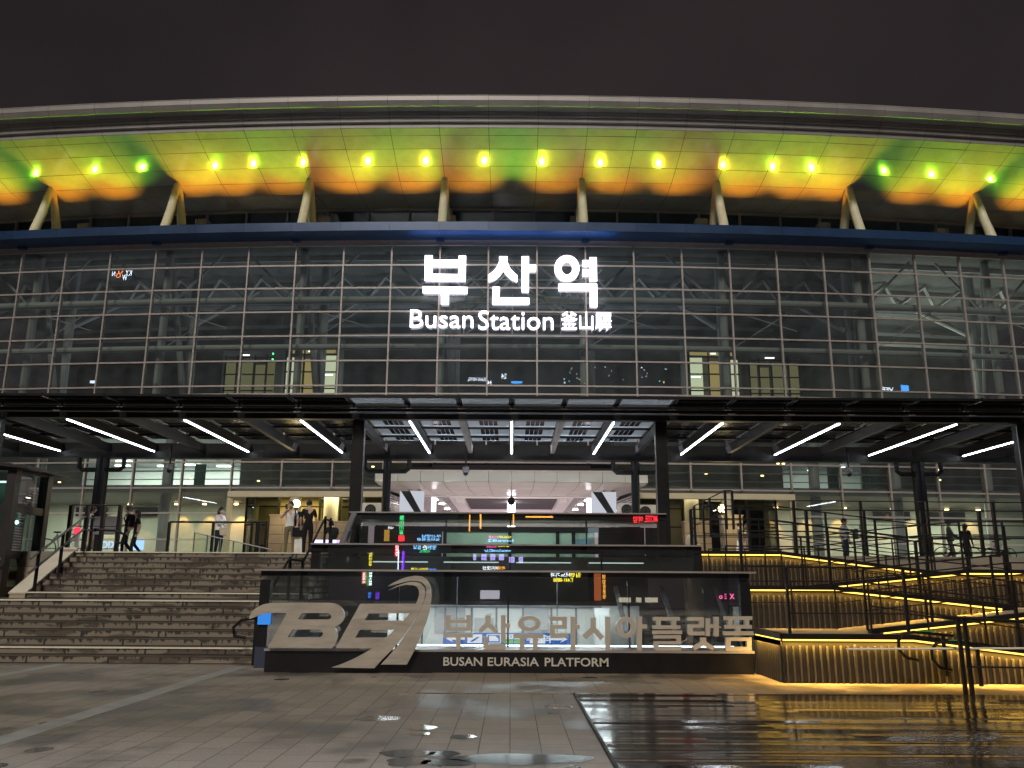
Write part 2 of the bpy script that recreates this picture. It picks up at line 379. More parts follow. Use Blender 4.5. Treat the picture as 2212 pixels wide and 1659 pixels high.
# ------------------------------------------------------------------ the stone stair
def stair_mat():
    m, t, n, l = newmat('stair_stone'); b = n['Principled BSDF']
    tc = n.new('ShaderNodeTexCoord'); sx = n.new('ShaderNodeSeparateXYZ'); l.new(tc.outputs['Object'], sx.inputs[0])
    cx = n.new('ShaderNodeCombineXYZ'); l.new(sx.outputs[0], cx.inputs[0]); l.new(sx.outputs[2], cx.inputs[1])
    br = n.new('ShaderNodeTexBrick'); br.offset = .37; br.offset_frequency = 2; br.inputs['Scale'].default_value = 1
    br.inputs['Brick Width'].default_value = 1.62; br.inputs['Row Height'].default_value = .1475; br.inputs['Mortar Size'].default_value = .024
    br.inputs['Mortar Smooth'].default_value = .4
    br.inputs['Color1'].default_value = (.225, .192, .148, 1); br.inputs['Color2'].default_value = (.175, .150, .118, 1); br.inputs['Mortar'].default_value = (.016, .014, .013, 1)
    l.new(cx.outputs[0], br.inputs['Vector'])
    a = n.new('ShaderNodeTexNoise'); a.inputs['Scale'].default_value = 1.0; a.inputs['Detail'].default_value = 4
    mp = n.new('ShaderNodeMapping'); mp.inputs['Scale'].default_value = (.8, 1.2, 4.0); l.new(tc.outputs['Object'], mp.inputs['Vector']); l.new(mp.outputs[0], a.inputs['Vector'])
    wet = n.new('ShaderNodeMapRange'); wet.inputs[1].default_value = .50; wet.inputs[2].default_value = .545; l.new(a.outputs['Fac'], wet.inputs[0])
    d = n.new('ShaderNodeTexNoise'); d.inputs['Scale'].default_value = 5; d.inputs['Detail'].default_value = 6
    m2 = n.new('ShaderNodeMapping'); m2.inputs['Scale'].default_value = (2.2, 1, .9); l.new(tc.outputs['Object'], m2.inputs['Vector']); l.new(m2.outputs[0], d.inputs['Vector'])
    # run-off stains hang from each nosing: strongest near the top of a riser
    fr = n.new('ShaderNodeMath'); fr.operation = 'DIVIDE'; fr.inputs[1].default_value = .1475; l.new(sx.outputs[2], fr.inputs[0])
    fc = n.new('ShaderNodeMath'); fc.operation = 'FRACT'; l.new(fr.outputs[0], fc.inputs[0])
    sm = n.new('ShaderNodeMath'); sm.operation = 'MULTIPLY_ADD'; sm.inputs[1].default_value = .30; l.new(fc.outputs[0], sm.inputs[0]); l.new(d.outputs['Fac'], sm.inputs[2])
    st = n.new('ShaderNodeMapRange'); st.inputs[1].default_value = .71; st.inputs[2].default_value = .77; l.new(sm.outputs[0], st.inputs[0])
    c1 = mixcol(n, l, wet.outputs[0], br.outputs['Color'], mixcol(n, l, 1.0, br.outputs['Color'], (.42, .38, .38, 1), 'MULTIPLY'))
    c2 = mixcol(n, l, st.outputs[0], c1, (.028, .025, .022, 1))
    l.new(c2, b.inputs['Base Color']); b.inputs['Roughness'].default_value = .6
    bp = n.new('ShaderNodeBump'); bp.inputs['Strength'].default_value = .3; bp.inputs['Distance'].default_value = .01
    l.new(d.outputs['Fac'], bp.inputs['Height']); l.new(bp.outputs[0], b.inputs['Normal'])
    return m
STAIR = stair_mat(); NOSE = pbr('pale_nosing', (.72, .68, .58), .4, 0, .08, 3); TREAD = pbr('tread_stone', (.085, .072, .058), .5, 0, .3, 2, .08, 30)
RZ = .1475
stair = thing('stone_staircase', 'wide stained stone staircase with pale nosings rising to the station forecourt', 'staircase', (-9, 17.7, 0))
XR, XL = -4.9, -22
def flight(name, y0, z0, x0, nosed):
    mb = MB(); tr = MB(); ns = MB()
    for k in range(8):
        ya = y0+.30*k; zt = z0+RZ*(k+1)
        mb.box(x0, XR, ya, y0+2.4, zt-RZ, zt-.012)
        tr.box(x0, XR, ya-.007, ya+.32, zt-.012, zt)
    mb.build(name, STAIR, stair); tr.build('tread', TREAD, stair)
    for k in nosed:
        ya = y0+.30*k; zt = z0+RZ*(k+1)
        MB().box(x0, XR, ya-.032, ya+.03, zt-.028, zt+.004).build('nosing', NOSE, stair)
flight('lower_flight', 17.7, 0, XL, (1, 7))
flight('upper_flight', 21.2, 8*RZ, -11.7, (0, 7))
MB().box(XL, XR, 20.1, 21.2, 8*RZ-.2, 8*RZ).box(XL, -11.7, 21.2, 22.6, 8*RZ-.2, 8*RZ).build('landing', TREAD, stair)
str_ = MB(); a = Vector((-11.9, 21.15, 8*RZ+.10)); b_ = Vector((-11.9, 23.3, PZ+.08))
str_.hexa([(-12.08, 21.15, 8*RZ-.1), (-11.7, 21.15, 8*RZ-.1), (-11.7, 23.3, 8*RZ-.1), (-12.08, 23.3, 8*RZ-.1),
           (-12.08, 21.15, 8*RZ+.09), (-11.7, 21.15, 8*RZ+.09), (-11.7, 23.3, PZ+.06), (-12.08, 23.3, PZ+.06)])
str_.build('stringer', STONEW, stair)
MB().bar((-11.89, 21.13, 8*RZ+.11), (-11.89, 23.4, PZ+.085), .42, .04).build('stringer_cap', NOSE, stair)

# forecourt the stair leads to, and the ground below it
fc = MB().box(-36, -4.9, 23.32, 62, PZ-.4, PZ).box(-4.9, 4.72, 25.9, 62, PZ-.4, PZ).box(4.72, 36, 23.5, 62, PZ-.4, PZ)
fc.build('pavement', pbr('forecourt_stone', (.24, .215, .18), .35, 0, .2, 1.2, .06, 30))
tag(bpy.data.objects['pavement'], 'raised stone forecourt in front of the station doors', 'pavement', kind='structure')
rt = MB().box(-36, -11.75, 23.32, 24, -.1, PZ-.41).box(4.75, 36, 23.6, 24, -.1, PZ-.41).build('retaining_wall', STONEW)
tag(rt, 'tan stone retaining wall carrying the raised station forecourt', 'wall')

# ------------------------------------------------------------------ stepped glass pavilion over the underground hall
PX0, PX1 = -4.86, 4.64
GL1 = glass('pavilion_glass', (.80, .86, .84), .17, 1.3, haze=.022, hazecol=(.5, .55, .55))
CAP = pbr('pavilion_cap', (.33, .31, .31), .35, .3, .12, 2)
DARKB = pbr('pavilion_dark_frame', (.010, .010, .0125), .35, 0, .3, 2, spec=.3)
NAVY = pbr('navy_panel', (.035, .045, .085), .35, .1, .2, 1)
pav = thing('glass_pavilion', 'dark framed glass pavilion stepping up in three tiers behind the steel letters', 'pavilion', (0, 16.95, 0))
tiers = [(16.95, 1.84, .40, [-4.66, -2.18, -.05, 2.28, 4.45]), (21.1, 2.52, 1.86, [-4.55, -2.6, -.02, 2.2, 4.4]), (25.8, 3.66, 2.54, [-4.45, -1.95, -.02, 2.25, 4.4])]
for i, (D, zt, zb, xs) in enumerate(tiers):
    tr = MB().box(PX0-.1*(i == 0), PX1+.1*(i == 0), D-.10, tiers[i+1][0]-.02 if i < 2 else 31.5, zt-.035, zt)
    tr.build('roof_slab', CAP, pav)
    dy = .02
    fr = MB()
    fr.box(PX0, PX1, D+dy, D+.16, zt-(.22 if i else .13), zt-.037)
    fr.box(PX0, PX0+.20, D+dy, D+.20, zb, zt-.2); fr.box(PX1-.20, PX1, D+dy, D+.20, zb, zt-.2)
    if i == 1: fr.box(PX0+.2, PX1-.2, D+dy, D+.14, zb, zb+.05)
    for x in xs[1:-1]: fr.box(x-.018, x+.018, D+dy, D+.10, zb, zt-.2)
    fr.build('frame', DARKB, pav)
    xx = [PX0+.2]+xs[1:-1]+[PX1-.2]
    for a, b in zip(xx[:-1], xx[1:]):
        MB().poly([(a+.004, D+.012, zb), (b-.004, D+.012, zb), (b-.004, D+.012, zt-.04), (a+.004, D+.012, zt-.04)]).build('glass_pane', GL1, pav)
    # side panes
    for X in (PX0, PX1):
        MB().poly([(X, D+.2, zb), (X, (tiers[i+1][0] if i < 2 else 31), zb), (X, (tiers[i+1][0] if i < 2 else 31), zt-.04), (X, D+.2, zt-.04)]).build('side_pane', GL1, pav)
# corner cladding left of the front tier
MB().box(PX0-.02, PX0+.3, 16.99, 21.1, 0, .40).build('side_base', NAVY, pav)
MB().box(PX1-.3, PX1+.0, 16.99, 21.1, 0, .40).build('side_base', BLACK, pav)
# interior of the hall
WHT = pbr('hall_white_wall', (.72, .74, .72), .5, 0, .06, .6)
hall = MB().box(PX0, PX1, 29.6, 29.8, -3.2, 2.3).build('hall_back_wall', INTG, pav)
hl = MB().box(PX0, PX1, 17.4, 29.6, -3.3, -3.2).build('hall_floor', pbr('hall_floor', (.42, .42, .41), .25, 0, .1, .5), pav)
wl = MB()
wl.box(-3.2, 3.4, 23.3, 23.5, -1.2, 1.02).build('hall_partition', WHT, pav)
gp = MB()
for x in (-2.35, -1.75, -1.05, -.4, .3, 1.05, 1.7): gp.box(x, x+.05, 23.26, 23.295, -1.2, .98)
gp.box(-2.4, 2.4, 23.25, 23.27, .96, 1.01).build('partition_mullion', GREYM, pav)
for q in ((-2.0, -1.2, .30, .98), (.35, 1.0, -.5, .98), (-.95, -.45, -.5, .7)):
    MB().box(q[0], q[1], 23.27, 23.29, q[2], q[3]).build('partition_opening', INTCOL, pav)
for x, wx in ((2.1, .36), (-3.05, .26), (-2.8, .1)):
    MB().box(x, x+wx, 22.0, 22.4, -3, 1.0).build('hall_pillar', WHT, pav)
HP = emis('hall_panel_light', (.86, .95, 1.0), 46)
for x in (-2.3, -.2, 1.6):
    MB().box(x-.7, x+.7, 20.6, 21.0, 1.785, 1.80).build('ceiling_light', HP, pav)
MB().box(-2.2, 4.35, 17.30, 17.33, .405, .425).build('led_strip', emis('sill_led', (.80, .92, 1.0), 6), pav)
MB().box(PX0+.3, PX1-.3, 17.0, 17.55, .36, .40).build('sill', WHT, pav)
# escalator run inside, seen as dark sloping rails
for x in (2.9, 4.1):
    MB().bar((x, 18.2, -1.6), (x-.15, 23, 1.5), .1, .12).build('escalator_rail', GREYM, pav)
# tier two: row of tube lights; tier three: pale green lit wall behind
T2 = emis('tube_cool', (.80, 1.0, .92), .9)
for x in (-3.9, -1.9, .15, 2.2):
    MB().box(x, x+1.55, 24.6, 24.63, 2.15, 2.18).build('tube_light', T2, pav)
GREENW = pbr('pale_green_wall', (.40, .52, .44), .5, 0, .05, .5)
MB().box(-2.3, 2.9, 30.0, 30.1, PZ, 3.5).build('lit_wall', GREENW, pav)
mm = MB()
for x in (-2.35, -.1, 1.55, 2.1): mm.box(x, x+.12, 29.9, 29.98, PZ, 3.5)
mm.box(-4.3, 4.2, 29.88, 29.98, 3.32, 3.5).build('lit_wall_frame', DARKB, pav)
for x in (-4.75, 3.02):
    MB().box(x, x+2.35 if x < 0 else x+1.6, 29.95, 30.05, PZ, 3.5).build('dark_panel', DARKB, pav)
# notice sheets on the lit wall
MB().box(2.15, 2.75, 29.93, 29.95, 2.75, 3.1).build('notice_board', pbr('notice_blue', (.20, .33, .46), .5), pav)

# blue direction sign hanging in the hall
SB = emis('sign_blue', (.03, .16, .62), .9, False); SW = emis('sign_white', (.92, .96, 1), 1.0, False); SG = emis('sign_green', (.25, .65, .25), .9, False)
def P2(x, y, D): p = at(x, y, D); return p.x, p.z
DS = 20.5
ds = thing('direction_sign', 'long blue illuminated direction sign with white arrows behind the steel letters', 'sign', (0, DS, .23))
(xa, za), (xb, zb) = P2(957, 1391.5, DS), P2(1232, 1368.5, DS)
MB().box(xa, xb, DS, DS+.08, za, zb).build('panel', SB, ds)
def arrow(mb, x0, x1, zc, h, D):
    s = 1 if x1 > x0 else -1; hd = h*1.1
    mb.poly([(x0, D, zc-h*.16), (x1-s*hd*.7, D, zc-h*.16), (x1-s*hd*.7, D, zc+h*.16), (x0, D, zc+h*.16)][::s])
    pts = [(x1, D, zc), (x1-s*hd, D, zc+h*.5), (x1-s*hd*.62, D, zc), (x1-s*hd, D, zc-h*.5)]
    mb.poly(pts if s > 0 else pts[::-1]); return mb
h = (zb-za); zc = (za+zb)/2
arrow(MB(), xa+.50, xa+.06, zc, h*.62, DS-.004).build('arrow', SW, ds)
arrow(MB(), xb-.50, xb-.06, zc, h*.62, DS-.004).build('arrow', SW, ds)
def escal(x, D):
    m = MB().box(x, x+.34, D-.006, D-.004, zc-h*.38, zc+h*.38, SW)
    m.poly([(x+.05, D-.008, zc-h*.28), (x+.12, D-.008, zc-h*.28), (x+.29, D-.008, zc+h*.16), (x+.22, D-.008, zc+h*.16)], SB)
    return m
escal(xa+.56, DS).build('escalator_symbol', None, ds); escal(xb-.92, DS).build('escalator_symbol', None, ds)
xt = xa+1.0
MB().box(xt, xt+.34, DS-.006, DS-.004, zc-h*.40, zc+h*.40, SW).box(xt+.03, xt+.31, DS-.009, DS-.007, zc-h*.33, zc+h*.33, SB)\
    .poly([(xt+.06, DS-.011, zc-h*.22), (xt+.28, DS-.011, zc-h*.22), (xt+.28, DS-.011, zc+h*.0), (xt+.2, DS-.011, zc+h*.26), (xt+.06, DS-.011, zc+h*.26)], SW).build('train_symbol', None, ds)
km = MB().box(xt+.40, xt+.62, DS-.006, DS-.004, zc-.0, zc+h*.40, SW).box(xt+.40, xt+.62, DS-.006, DS-.004, zc-h*.40, zc-.005, SG).box(xt+.64, xt+.86, DS-.006, DS-.004, zc-.0, zc+h*.40, SW).box(xt+.64, xt+.86, DS-.006, DS-.004, zc-h*.40, zc-.005, SG)
text_at(km, 'KTX', xt+.42, xt+.60, zc+h*.08, zc+h*.32, DS-.012, mat=SB, depth=.004); text_at(km, 'SRT', xt+.66, xt+.84, zc+h*.08, zc+h*.32, DS-.012, mat=SB, depth=.004)
km.build('train_line_plate', None, ds)
text_at(MB(), '부산역', xt+.92, xt+1.48, zc-h*.36, zc+h*.36, DS-.006, depth=.006, offset=.02).build('lettering', SW, ds)
for x in (xa+.3, xb-.3): MB().tube([(x, DS+.04, zb), (x, DS+.04, 1.8)], .012).build('hanger', GREYM, ds)

# ------------------------------------------------------------------ black plinth, steel letters, logo
DP = 16.23
pl = thing('sign_plinth', 'low black stone wall carrying the words BUSAN EURASIA PLATFORM', 'wall', (0, DP, 0))
MB().box(-4.47, 4.43, DP, 16.93, 0, .37).build('wall_body', BLACK2, pl, bevel=.006)
MB().box(-4.49, 4.45, DP-.015, 16.93, .372, .41).build('capping', CAP, pl)
C7 = lambda x, y: ((1700+x/1.7015)/1.8228, (2100+y/1.7015)/1.8228)
C6 = lambda x, y: ((950+x/2.011)/1.8228, (2150+y/2.011)/1.8228)
C5 = lambda x, y: ((1300+x/1.58)/1.8228, (900+y/1.58)/1.8228)
def rect7(x0, x1, y0, y1, D):
    (a, d), (b, c) = P2(*C7(x0, (y0+y1)/2), D), P2(*C7(x1, (y0+y1)/2), D)
    m = (x0+x1)/2
    return a, b, P2(*C7(m, y1), D)[1], P2(*C7(m, y0), D)[1]
LET = pbr('pale_metal_lettering', (.62, .60, .55), .4, .2, .05, 3)
x0, x1, z0, z1 = rect7(78, 1183, 832, 890, DP-.01)
# words fitted one by one to keep the spacing
for wd, a, b in (('BUSAN', 78, 338), ('EURASIA', 375, 718), ('PLATFORM', 757, 1183)):
    x0, x1, _, _ = rect7(a, b, 832, 890, DP-.01)
    text_at(MB(), wd, x0, x1, z0, z1, DP-.014, depth=.026, offset=.012).build('lettering', LET, pl)
ls = thing('steel_letter_sign', 'row of nine brushed steel Hangul letters standing on the black plinth', 'sign', (0, 16.42, .41))
def circ(cx, cy, rx, ry, n=36): return [(cx+rx*cos(2*pi*k/n), cy+ry*sin(2*pi*k/n)) for k in range(n)]
def hangul(loops, D, depth, conv):
    return [[P2(*conv(x, y), D) for x, y in lp] for lp in loops]
def rc(x0, y0, x1, y1): return [(x0, y0), (x1, y0), (x1, y1), (x0, y1)]
GLY = [  # outlines in crop pixels; each list is one letter
 [[(95, 548), (127, 548), (127, 578), (232, 578), (232, 548), (263, 548), (263, 640), (250, 654), (110, 654), (95, 640)], rc(127, 602, 232, 630), rc(78, 670, 275, 698), rc(163, 699, 193, 775)],
 [[(360, 548), (395, 548), (393, 600), (448, 652), (430, 674), (378, 628), (330, 668), (312, 646), (360, 600)], [(463, 548), (495, 548), (495, 602), (525, 602), (525, 630), (495, 630), (495, 728), (463, 728)], [(345, 690), (377, 690), (377, 742), (497, 742), (497, 775), (360, 775), (345, 760)]],
 [circ(653, 602, 76, 52), circ(653, 602, 42, 26), rc(548, 672, 748, 700), rc(590, 701, 622, 775), rc(678, 701, 710, 775)],
 [[(790, 556), (905, 556), (905, 638), (825, 638), (825, 668), (915, 668), (915, 698), (805, 698), (792, 686), (792, 612), (873, 612), (873, 584), (790, 584)], [(930, 556), (962, 556), (962, 610), (992, 610), (992, 638), (962, 638), (962, 778), (930, 778)]],
 [[(1065, 565), (1100, 565), (1098, 630), (1155, 692), (1130, 714), (1082, 664), (1035, 708), (1010, 688), (1064, 628)], rc(1163, 558, 1194, 780)],
 [circ(1300, 630, 66, 72), circ(1300, 630, 34, 42), [(1375, 558), (1407, 558), (1407, 610), (1440, 610), (1440, 638), (1407, 638), (1407, 782), (1375, 782)]],
 [[(1480, 562), (1660, 562), (1660, 586), (1636, 586), (1636, 618), (1664, 618), (1664, 642), (1478, 642), (1478, 618), (1502, 618), (1502, 586), (1480, 586)], rc(1532, 586, 1606, 618), rc(1477, 652, 1675, 676), [(1484, 684), (1668, 684), (1668, 744), (1516, 744), (1516, 760), (1670, 760), (1670, 784), (1500, 784), (1486, 774), (1486, 724), (1638, 724), (1638, 706), (1484, 706)]],
 [[(1712, 564), (1820, 564), (1820, 634), (1746, 634), (1746, 660), (1826, 660), (1826, 684), (1728, 684), (1714, 672), (1714, 612), (1790, 612), (1790, 588), (1712, 588)], [(1835, 572), (1862, 572), (1862, 610), (1888, 610), (1888, 562), (1920, 562), (1920, 692), (1888, 692), (1888, 636), (1862, 636), (1862, 690), (1835, 690)], [(1798, 700), (1836, 700), (1836, 726), (1894, 764), (1878, 786), (1817, 752), (1760, 786), (1744, 764), (1798, 728)]],
 [[(1958, 566), (2145, 566), (2145, 590), (2124, 590), (2124, 624), (2142, 624), (2142, 648), (2066, 648), (2066, 666), (2155, 666), (2155, 692), (1953, 692), (1953, 666), (2034, 666), (2034, 648), (1962, 648), (1962, 624), (1980, 624), (1980, 590), (1958, 590)], rc(2012, 590, 2092, 624), [(1968, 706), (2140, 706), (2140, 795), (1968, 795)], rc(2000, 730, 2108, 770)],
]
DL = 16.42
for gl in GLY:
    mb = MB()
    groups = []
    lps = hangul(gl, DL, .1, C7)
    outline_at(mb, lps, DL, .09)
    o = mb.build('letter', STEELL, ls)
    zmin = min(v.co.z for v in o.data.vertices)
    k = -zmin   # stand the letter exactly on the capping
    for v in o.data.vertices: v.co.z += k
lg = thing('steel_logo', 'large brushed steel BE monogram with sweeping double curved blade', 'logo sign', (-2.9, 16.1, .1))
Bo = [(66, 578), (72, 552), (92, 516), (130, 484), (180, 461), (235, 450), (300, 448), (690, 448), (735, 452), (775, 468), (803, 497), (818, 530), (820, 560), (808, 592), (782, 618), (742, 640), (750, 662), (764, 690), (766, 720), (752, 768), (738, 790), (720, 808), (212, 806), (365, 531), (290, 528), (220, 531), (160, 542), (110, 562)]
Bh1 = [(485, 530), (690, 530), (708, 538), (718, 555), (708, 574), (690, 581), (452, 581)]
Bh2 = [(410, 660), (622, 660), (643, 670), (652, 690), (643, 712), (622, 722), (372, 722)]
Eo = [(945, 457), (1392, 457), (1335, 532), (1010, 532), (978, 588), (1290, 588), (1222, 662), (940, 662), (903, 725), (1160, 725), (1045, 808), (750, 808)]
S1 = [(1165, 352), (1200, 336), (1250, 318), (1310, 306), (1360, 308), (1392, 322), (1408, 350), (1410, 385), (1396, 435), (1365, 490), (1320, 550), (1265, 612), (1205, 672), (1140, 730), (1070, 785), (1000, 833), (930, 872), (860, 906), (790, 936), (718, 960), (1055, 966), (1110, 905), (1165, 850), (1215, 795), (1265, 738), (1310, 680), (1350, 620), (1390, 560), (1425, 490), (1448, 425), (1456, 375), (1448, 330), (1425, 300), (1390, 286), (1345, 284), (1300, 292), (1240, 312)]
S2 = [(1160, 320), (1210, 288), (1265, 262), (1325, 243), (1380, 235), (1430, 240), (1468, 262), (1492, 300), (1503, 345), (1506, 405), (1500, 470), (1486, 540), (1464, 610), (1436, 680), (1402, 760), (1360, 850), (1312, 937), (1107, 937), (1160, 880), (1215, 818), (1268, 750), (1318, 680), (1362, 612), (1404, 540), (1440, 465), (1462, 400), (1468, 350), (1458, 312), (1434, 288), (1396, 276), (1340, 274), (1290, 284)]
DG = 16.13
for nm, loops, dd in (('letter_b', [Bo, Bh1, Bh2], 0), ('letter_e', [Eo], .004), ('inner_blade', [S1], -.05), ('outer_blade', [S2], -.056)):
    outline_at(MB(), hangul(loops, DG+dd, .06, C6), DG+dd, .085).build({'letter_b': 'first_letter', 'letter_e': 'second_letter'}.get(nm, nm), STEEL, lg)
# blue pictogram plate glimpsed beside the logo on the pavilion corner
bp_ = MB().box(-4.84, -4.60, 16.90, 16.935, .80, 1.10)
tag(bp_.build('notice_plate', emis('blue_plate', (.05, .28, .85), .9, False)), 'small blue plate on the pavilion corner behind the logo tip', 'sign')
# ================================================================== THE STATION BUILDING
RC = 220.0; CY = 260.0
def cyl(s, D, z):
    a = s/RC; r = CY-D
    return Vector((r*sin(a), CY-r*cos(a), z))
ST = thing('railway_station', 'long curved glass railway station with green and orange lit roof overhang', 'station building', (0, 40, PZ))
def radial(o, s):
    """o was modelled in the local frame of the arc's centre"""
    o.parent = ST; o.location = (0, CY-40, -PZ); o.rotation_euler = (0, 0, s/RC)
    return o
def rp(x, D, z): return (x, D-CY, z)
def rbox(mb, x0, x1, D0, D1, z0, z1, mat=None): return mb.box(x0, x1, D0-CY, D1-CY, z0, z1, mat)
def robj(name, mb, mat, s): 
    o = mb.build(name, mat, None, local=True); return radial(o, s)
ROWS = [18.1, 17.03, 15.83, 14.6, 13.36, 12.1, 10.86, 10.45, 9.62, 8.38, 7.14, 5.92, 4.73, 3.5, PZ]
FG = glass('facade_glass', (.66, .72, .69), .06, 1.0, haze=.075, hazecol=(.36, .44, .50))  # haze put into the pane colour lightens the dark facade
HW = 1.21
def bay_meshes(zmin):
    rows = [z for z in ROWS if z >= zmin-.01]
    g = MB(); f = MB()
    for a, b in zip(rows[1:], rows[:-1]):
        t = random.gauss(0, .0012)
        g.poly([rp(-HW+.03, 40.02, a+.03), rp(HW-.03, 40.02, a+.03), rp(HW-.03, 40.02+t, b-.03), rp(-HW+.03, 40.02+t, b-.03)])
    for z in rows:
        rbox(f, -HW+.036, HW-.036, 39.96, 40.08, z-.034, z-.006); rbox(f, -HW+.036, HW-.036, 39.96, 40.08, z+.006, z+.034)
    rbox(f, HW-.034, HW-.006, 39.95, 40.14, rows[-1], rows[0]+.03); rbox(f, HW+.006, HW+.034, 39.95, 40.14, rows[-1], rows[0]+.03)
    return g.mesh('glazing', mat=FG), f.mesh('mullions', mat=FRAME)
kinds = {0: bay_meshes(PZ), 1: bay_meshes(5.92), 2: bay_meshes(7.14)}
NB = 14
for i in range(-NB, NB+1):
    k = 2 if abs(i) <= 2 else 1 if abs(i) <= 5 else 0
    gm, fm = kinds[k]
    o = bpy.data.objects.new('glazing_bay', gm); COL.objects.link(o); radial(o, i*2*HW)
    f = bpy.data.objects.new('mullion_frame', fm); COL.objects.link(f); f.parent = o

def loft(name, prof, mat, s0=-40.0, s1=40.0, step=HW*2, gap=0., jitter=0., parent=ST, inset=True, seed=1):
    """panels between the profile points (D, z), one per module along the curve"""
    rr = random.Random(seed); mb = MB(); n = int(round((s1-s0)/step))
    for k in range(n):
        a = s0+k*step; b = a+step
        for (d0, z0), (d1, z1) in zip(prof[:-1], prof[1:]):
            j = [rr.gauss(0, jitter) for _ in range(4)]
            dl = math.hypot(d1-d0, z1-z0); u = gap/2/max(dl, .001) if gap else 0
            q0 = (d0+(d1-d0)*u, z0+(z1-z0)*u); q1 = (d1-(d1-d0)*u, z1-(z1-z0)*u)
            A, B, C_, D_ = cyl(a+gap/2, *q0), cyl(b-gap/2, *q0), cyl(b-gap/2, *q1), cyl(a+gap/2, *q1)
            for P_, jj in zip((A, B, C_, D_), j): P_.z += jj
            mb.poly([A, B, C_, D_], mat)
    return mb.build(name, mat, parent)
SM0 = HW*2*16+HW    # seams fall on the mullion lines
SOFF = pbr('soffit_metal', (.56, .54, .48), .11, .24, .14, .9, .09, 2.2, rvar=.05)
FASC = pbr('fascia_metal', (.30, .29, .295), .5, .3, .16, .7, .05, 2)
DKG = pbr('dark_gap', (.02, .02, .02), .8)
soffit = [(38.0, 23.44), (38.45, 23.28), (39.25, 22.98), (40.4, 22.62), (41.5, 22.31), (42.65, 22.16), (45.2, 22.45)]
loft('soffit', soffit, SOFF, -SM0, SM0, gap=.022, jitter=.004)
loft('soffit_backing', [(d, z+.05) for d, z in soffit], DKG, -SM0, SM0)
fas = [(38.0, 23.44), (37.98, 23.66), (37.84, 23.69), (37.82, 23.90), (37.68, 23.93), (37.66, 24.13), (37.25, 24.20), (37.12, 24.42), (37.12, 24.66), (37.28, 24.82), (37.7, 24.92)]
loft('roof_fascia', fas, FASC, -SM0, SM0, gap=.014, jitter=.002, seed=4)
loft('roof_fascia_backing', [(d+.05, z+.01) for d, z in fas], DKG, -SM0, SM0)
loft('roof', [(37.7, 24.91), (44, 25.6), (62, 26.0), (62, 10)], GREYM, -SM0, SM0)
# blue ledge
loft('ledge', [(40.0, 18.36), (39.04, 18.44), (39.0, 18.46), (39.0, 18.92), (39.05, 18.94), (41, 18.99), (45.6, 19.0)], BLUE, -SM0, SM0, gap=.01, jitter=.002, seed=9)
loft('ledge_strip', [(39.99, 18.12), (39.99, 18.37)], FRAME, -SM0, SM0, gap=.01)
# clerestory behind the terrace
CG = glass('clerestory_glass', (.5, .55, .55), .10, 1.2)
cg = MB(); cf = MB()
rbox(cg, -HW, HW, 45.2, 45.21, 19.0, 22.44)
for x0, x1, z0, z1 in ((HW-.05, HW+.05, 19.0, 22.4), (-HW+.05, HW-.05, 19.95, 20.03), (-HW+.05, HW-.05, 20.75, 20.83), (-HW+.05, HW-.05, 22.3, 22.4)):
    rbox(cf, x0, x1, 45.0, 45.18, z0, z1)
cgm = cg.mesh('clerestory', mat=CG); cfm = cf.mesh('clerestory_frame', mat=FRAME)
rl = MB()
for z in (19.55, 20.05): rbox(rl, -HW, HW, 44.0, 44.04, z, z+.045)
rbox(rl, HW-.03, HW+.03, 43.98, 44.06, 19.0, 20.12)
rlm = rl.mesh('terrace_rail', mat=FRAME)
for i in range(-15, 16):
    o = bpy.data.objects.new('clerestory_window', cgm); COL.objects.link(o); radial(o, i*2*HW)
    f = bpy.data.objects.new('window_frame', cfm); COL.objects.link(f); f.parent = o
    o = bpy.data.objects.new('terrace_railing', rlm); COL.objects.link(o); radial(o, i*2*HW)
bw = MB(); rbox(bw, -HW, HW, 47.5, 47.6, 19.0, 22.6); bwm = bw.mesh('inner_wall', mat=INTG)
for i in range(-15, 16):
    o = bpy.data.objects.new('inner_wall', bwm); COL.objects.link(o); radial(o, i*2*HW)
CLL = [(-22, 30), (-6, 42), (8, 42), (23, 36)]
# paired leaning columns and the box columns behind them
legm = [MB().tube([rp(0, d, 19.0), rp(0, (d+41.55)/2, 20.7), rp(0, 41.55 if d > 42 else 41.35, 22.36)], [.25, .23, .17], 14).mesh('leg', mat=COLW, smooth=False) for d in (40.35, 42.75)]
bx = MB(); rbox(bx, -.26, .26, 44.5, 44.9, 19.0, 21.75); rbox(bx, -.33, -.27, 44.4, 44.95, 19, 21.7); rbox(bx, .27, .33, 44.4, 44.95, 19, 21.7); bxm = bx.mesh('box_column', mat=COLW)
br = MB(); rbox(br, -.2, .2, 39.75, 39.98, 18.26, 18.36); brm = br.mesh('ledge_bracket', mat=BLUE)
cp = MB(); rbox(cp, -.10, .10, 41.25, 41.65, 22.2, 22.42); cpm = cp.mesh('cap', mat=BLACK)
for k in range(-5, 5):
    s = 3.63+7.26*k
    c = thing('leaning_column', None, None); c.parent = ST
    c.location = (0, CY-40, -PZ); c.rotation_euler = (0, 0, s/RC)
    for m_, nm in ((legm[0], 'leg'), (legm[1], 'leg'), (cpm, 'cap')):
        o = bpy.data.objects.new(nm, m_); COL.objects.link(o); o.parent = c
    for m_, nm in ((bxm, 'box_column'), (brm, 'ledge_bracket')):
        o = bpy.data.objects.new(nm, m_); COL.objects.link(o); radial(o, s)
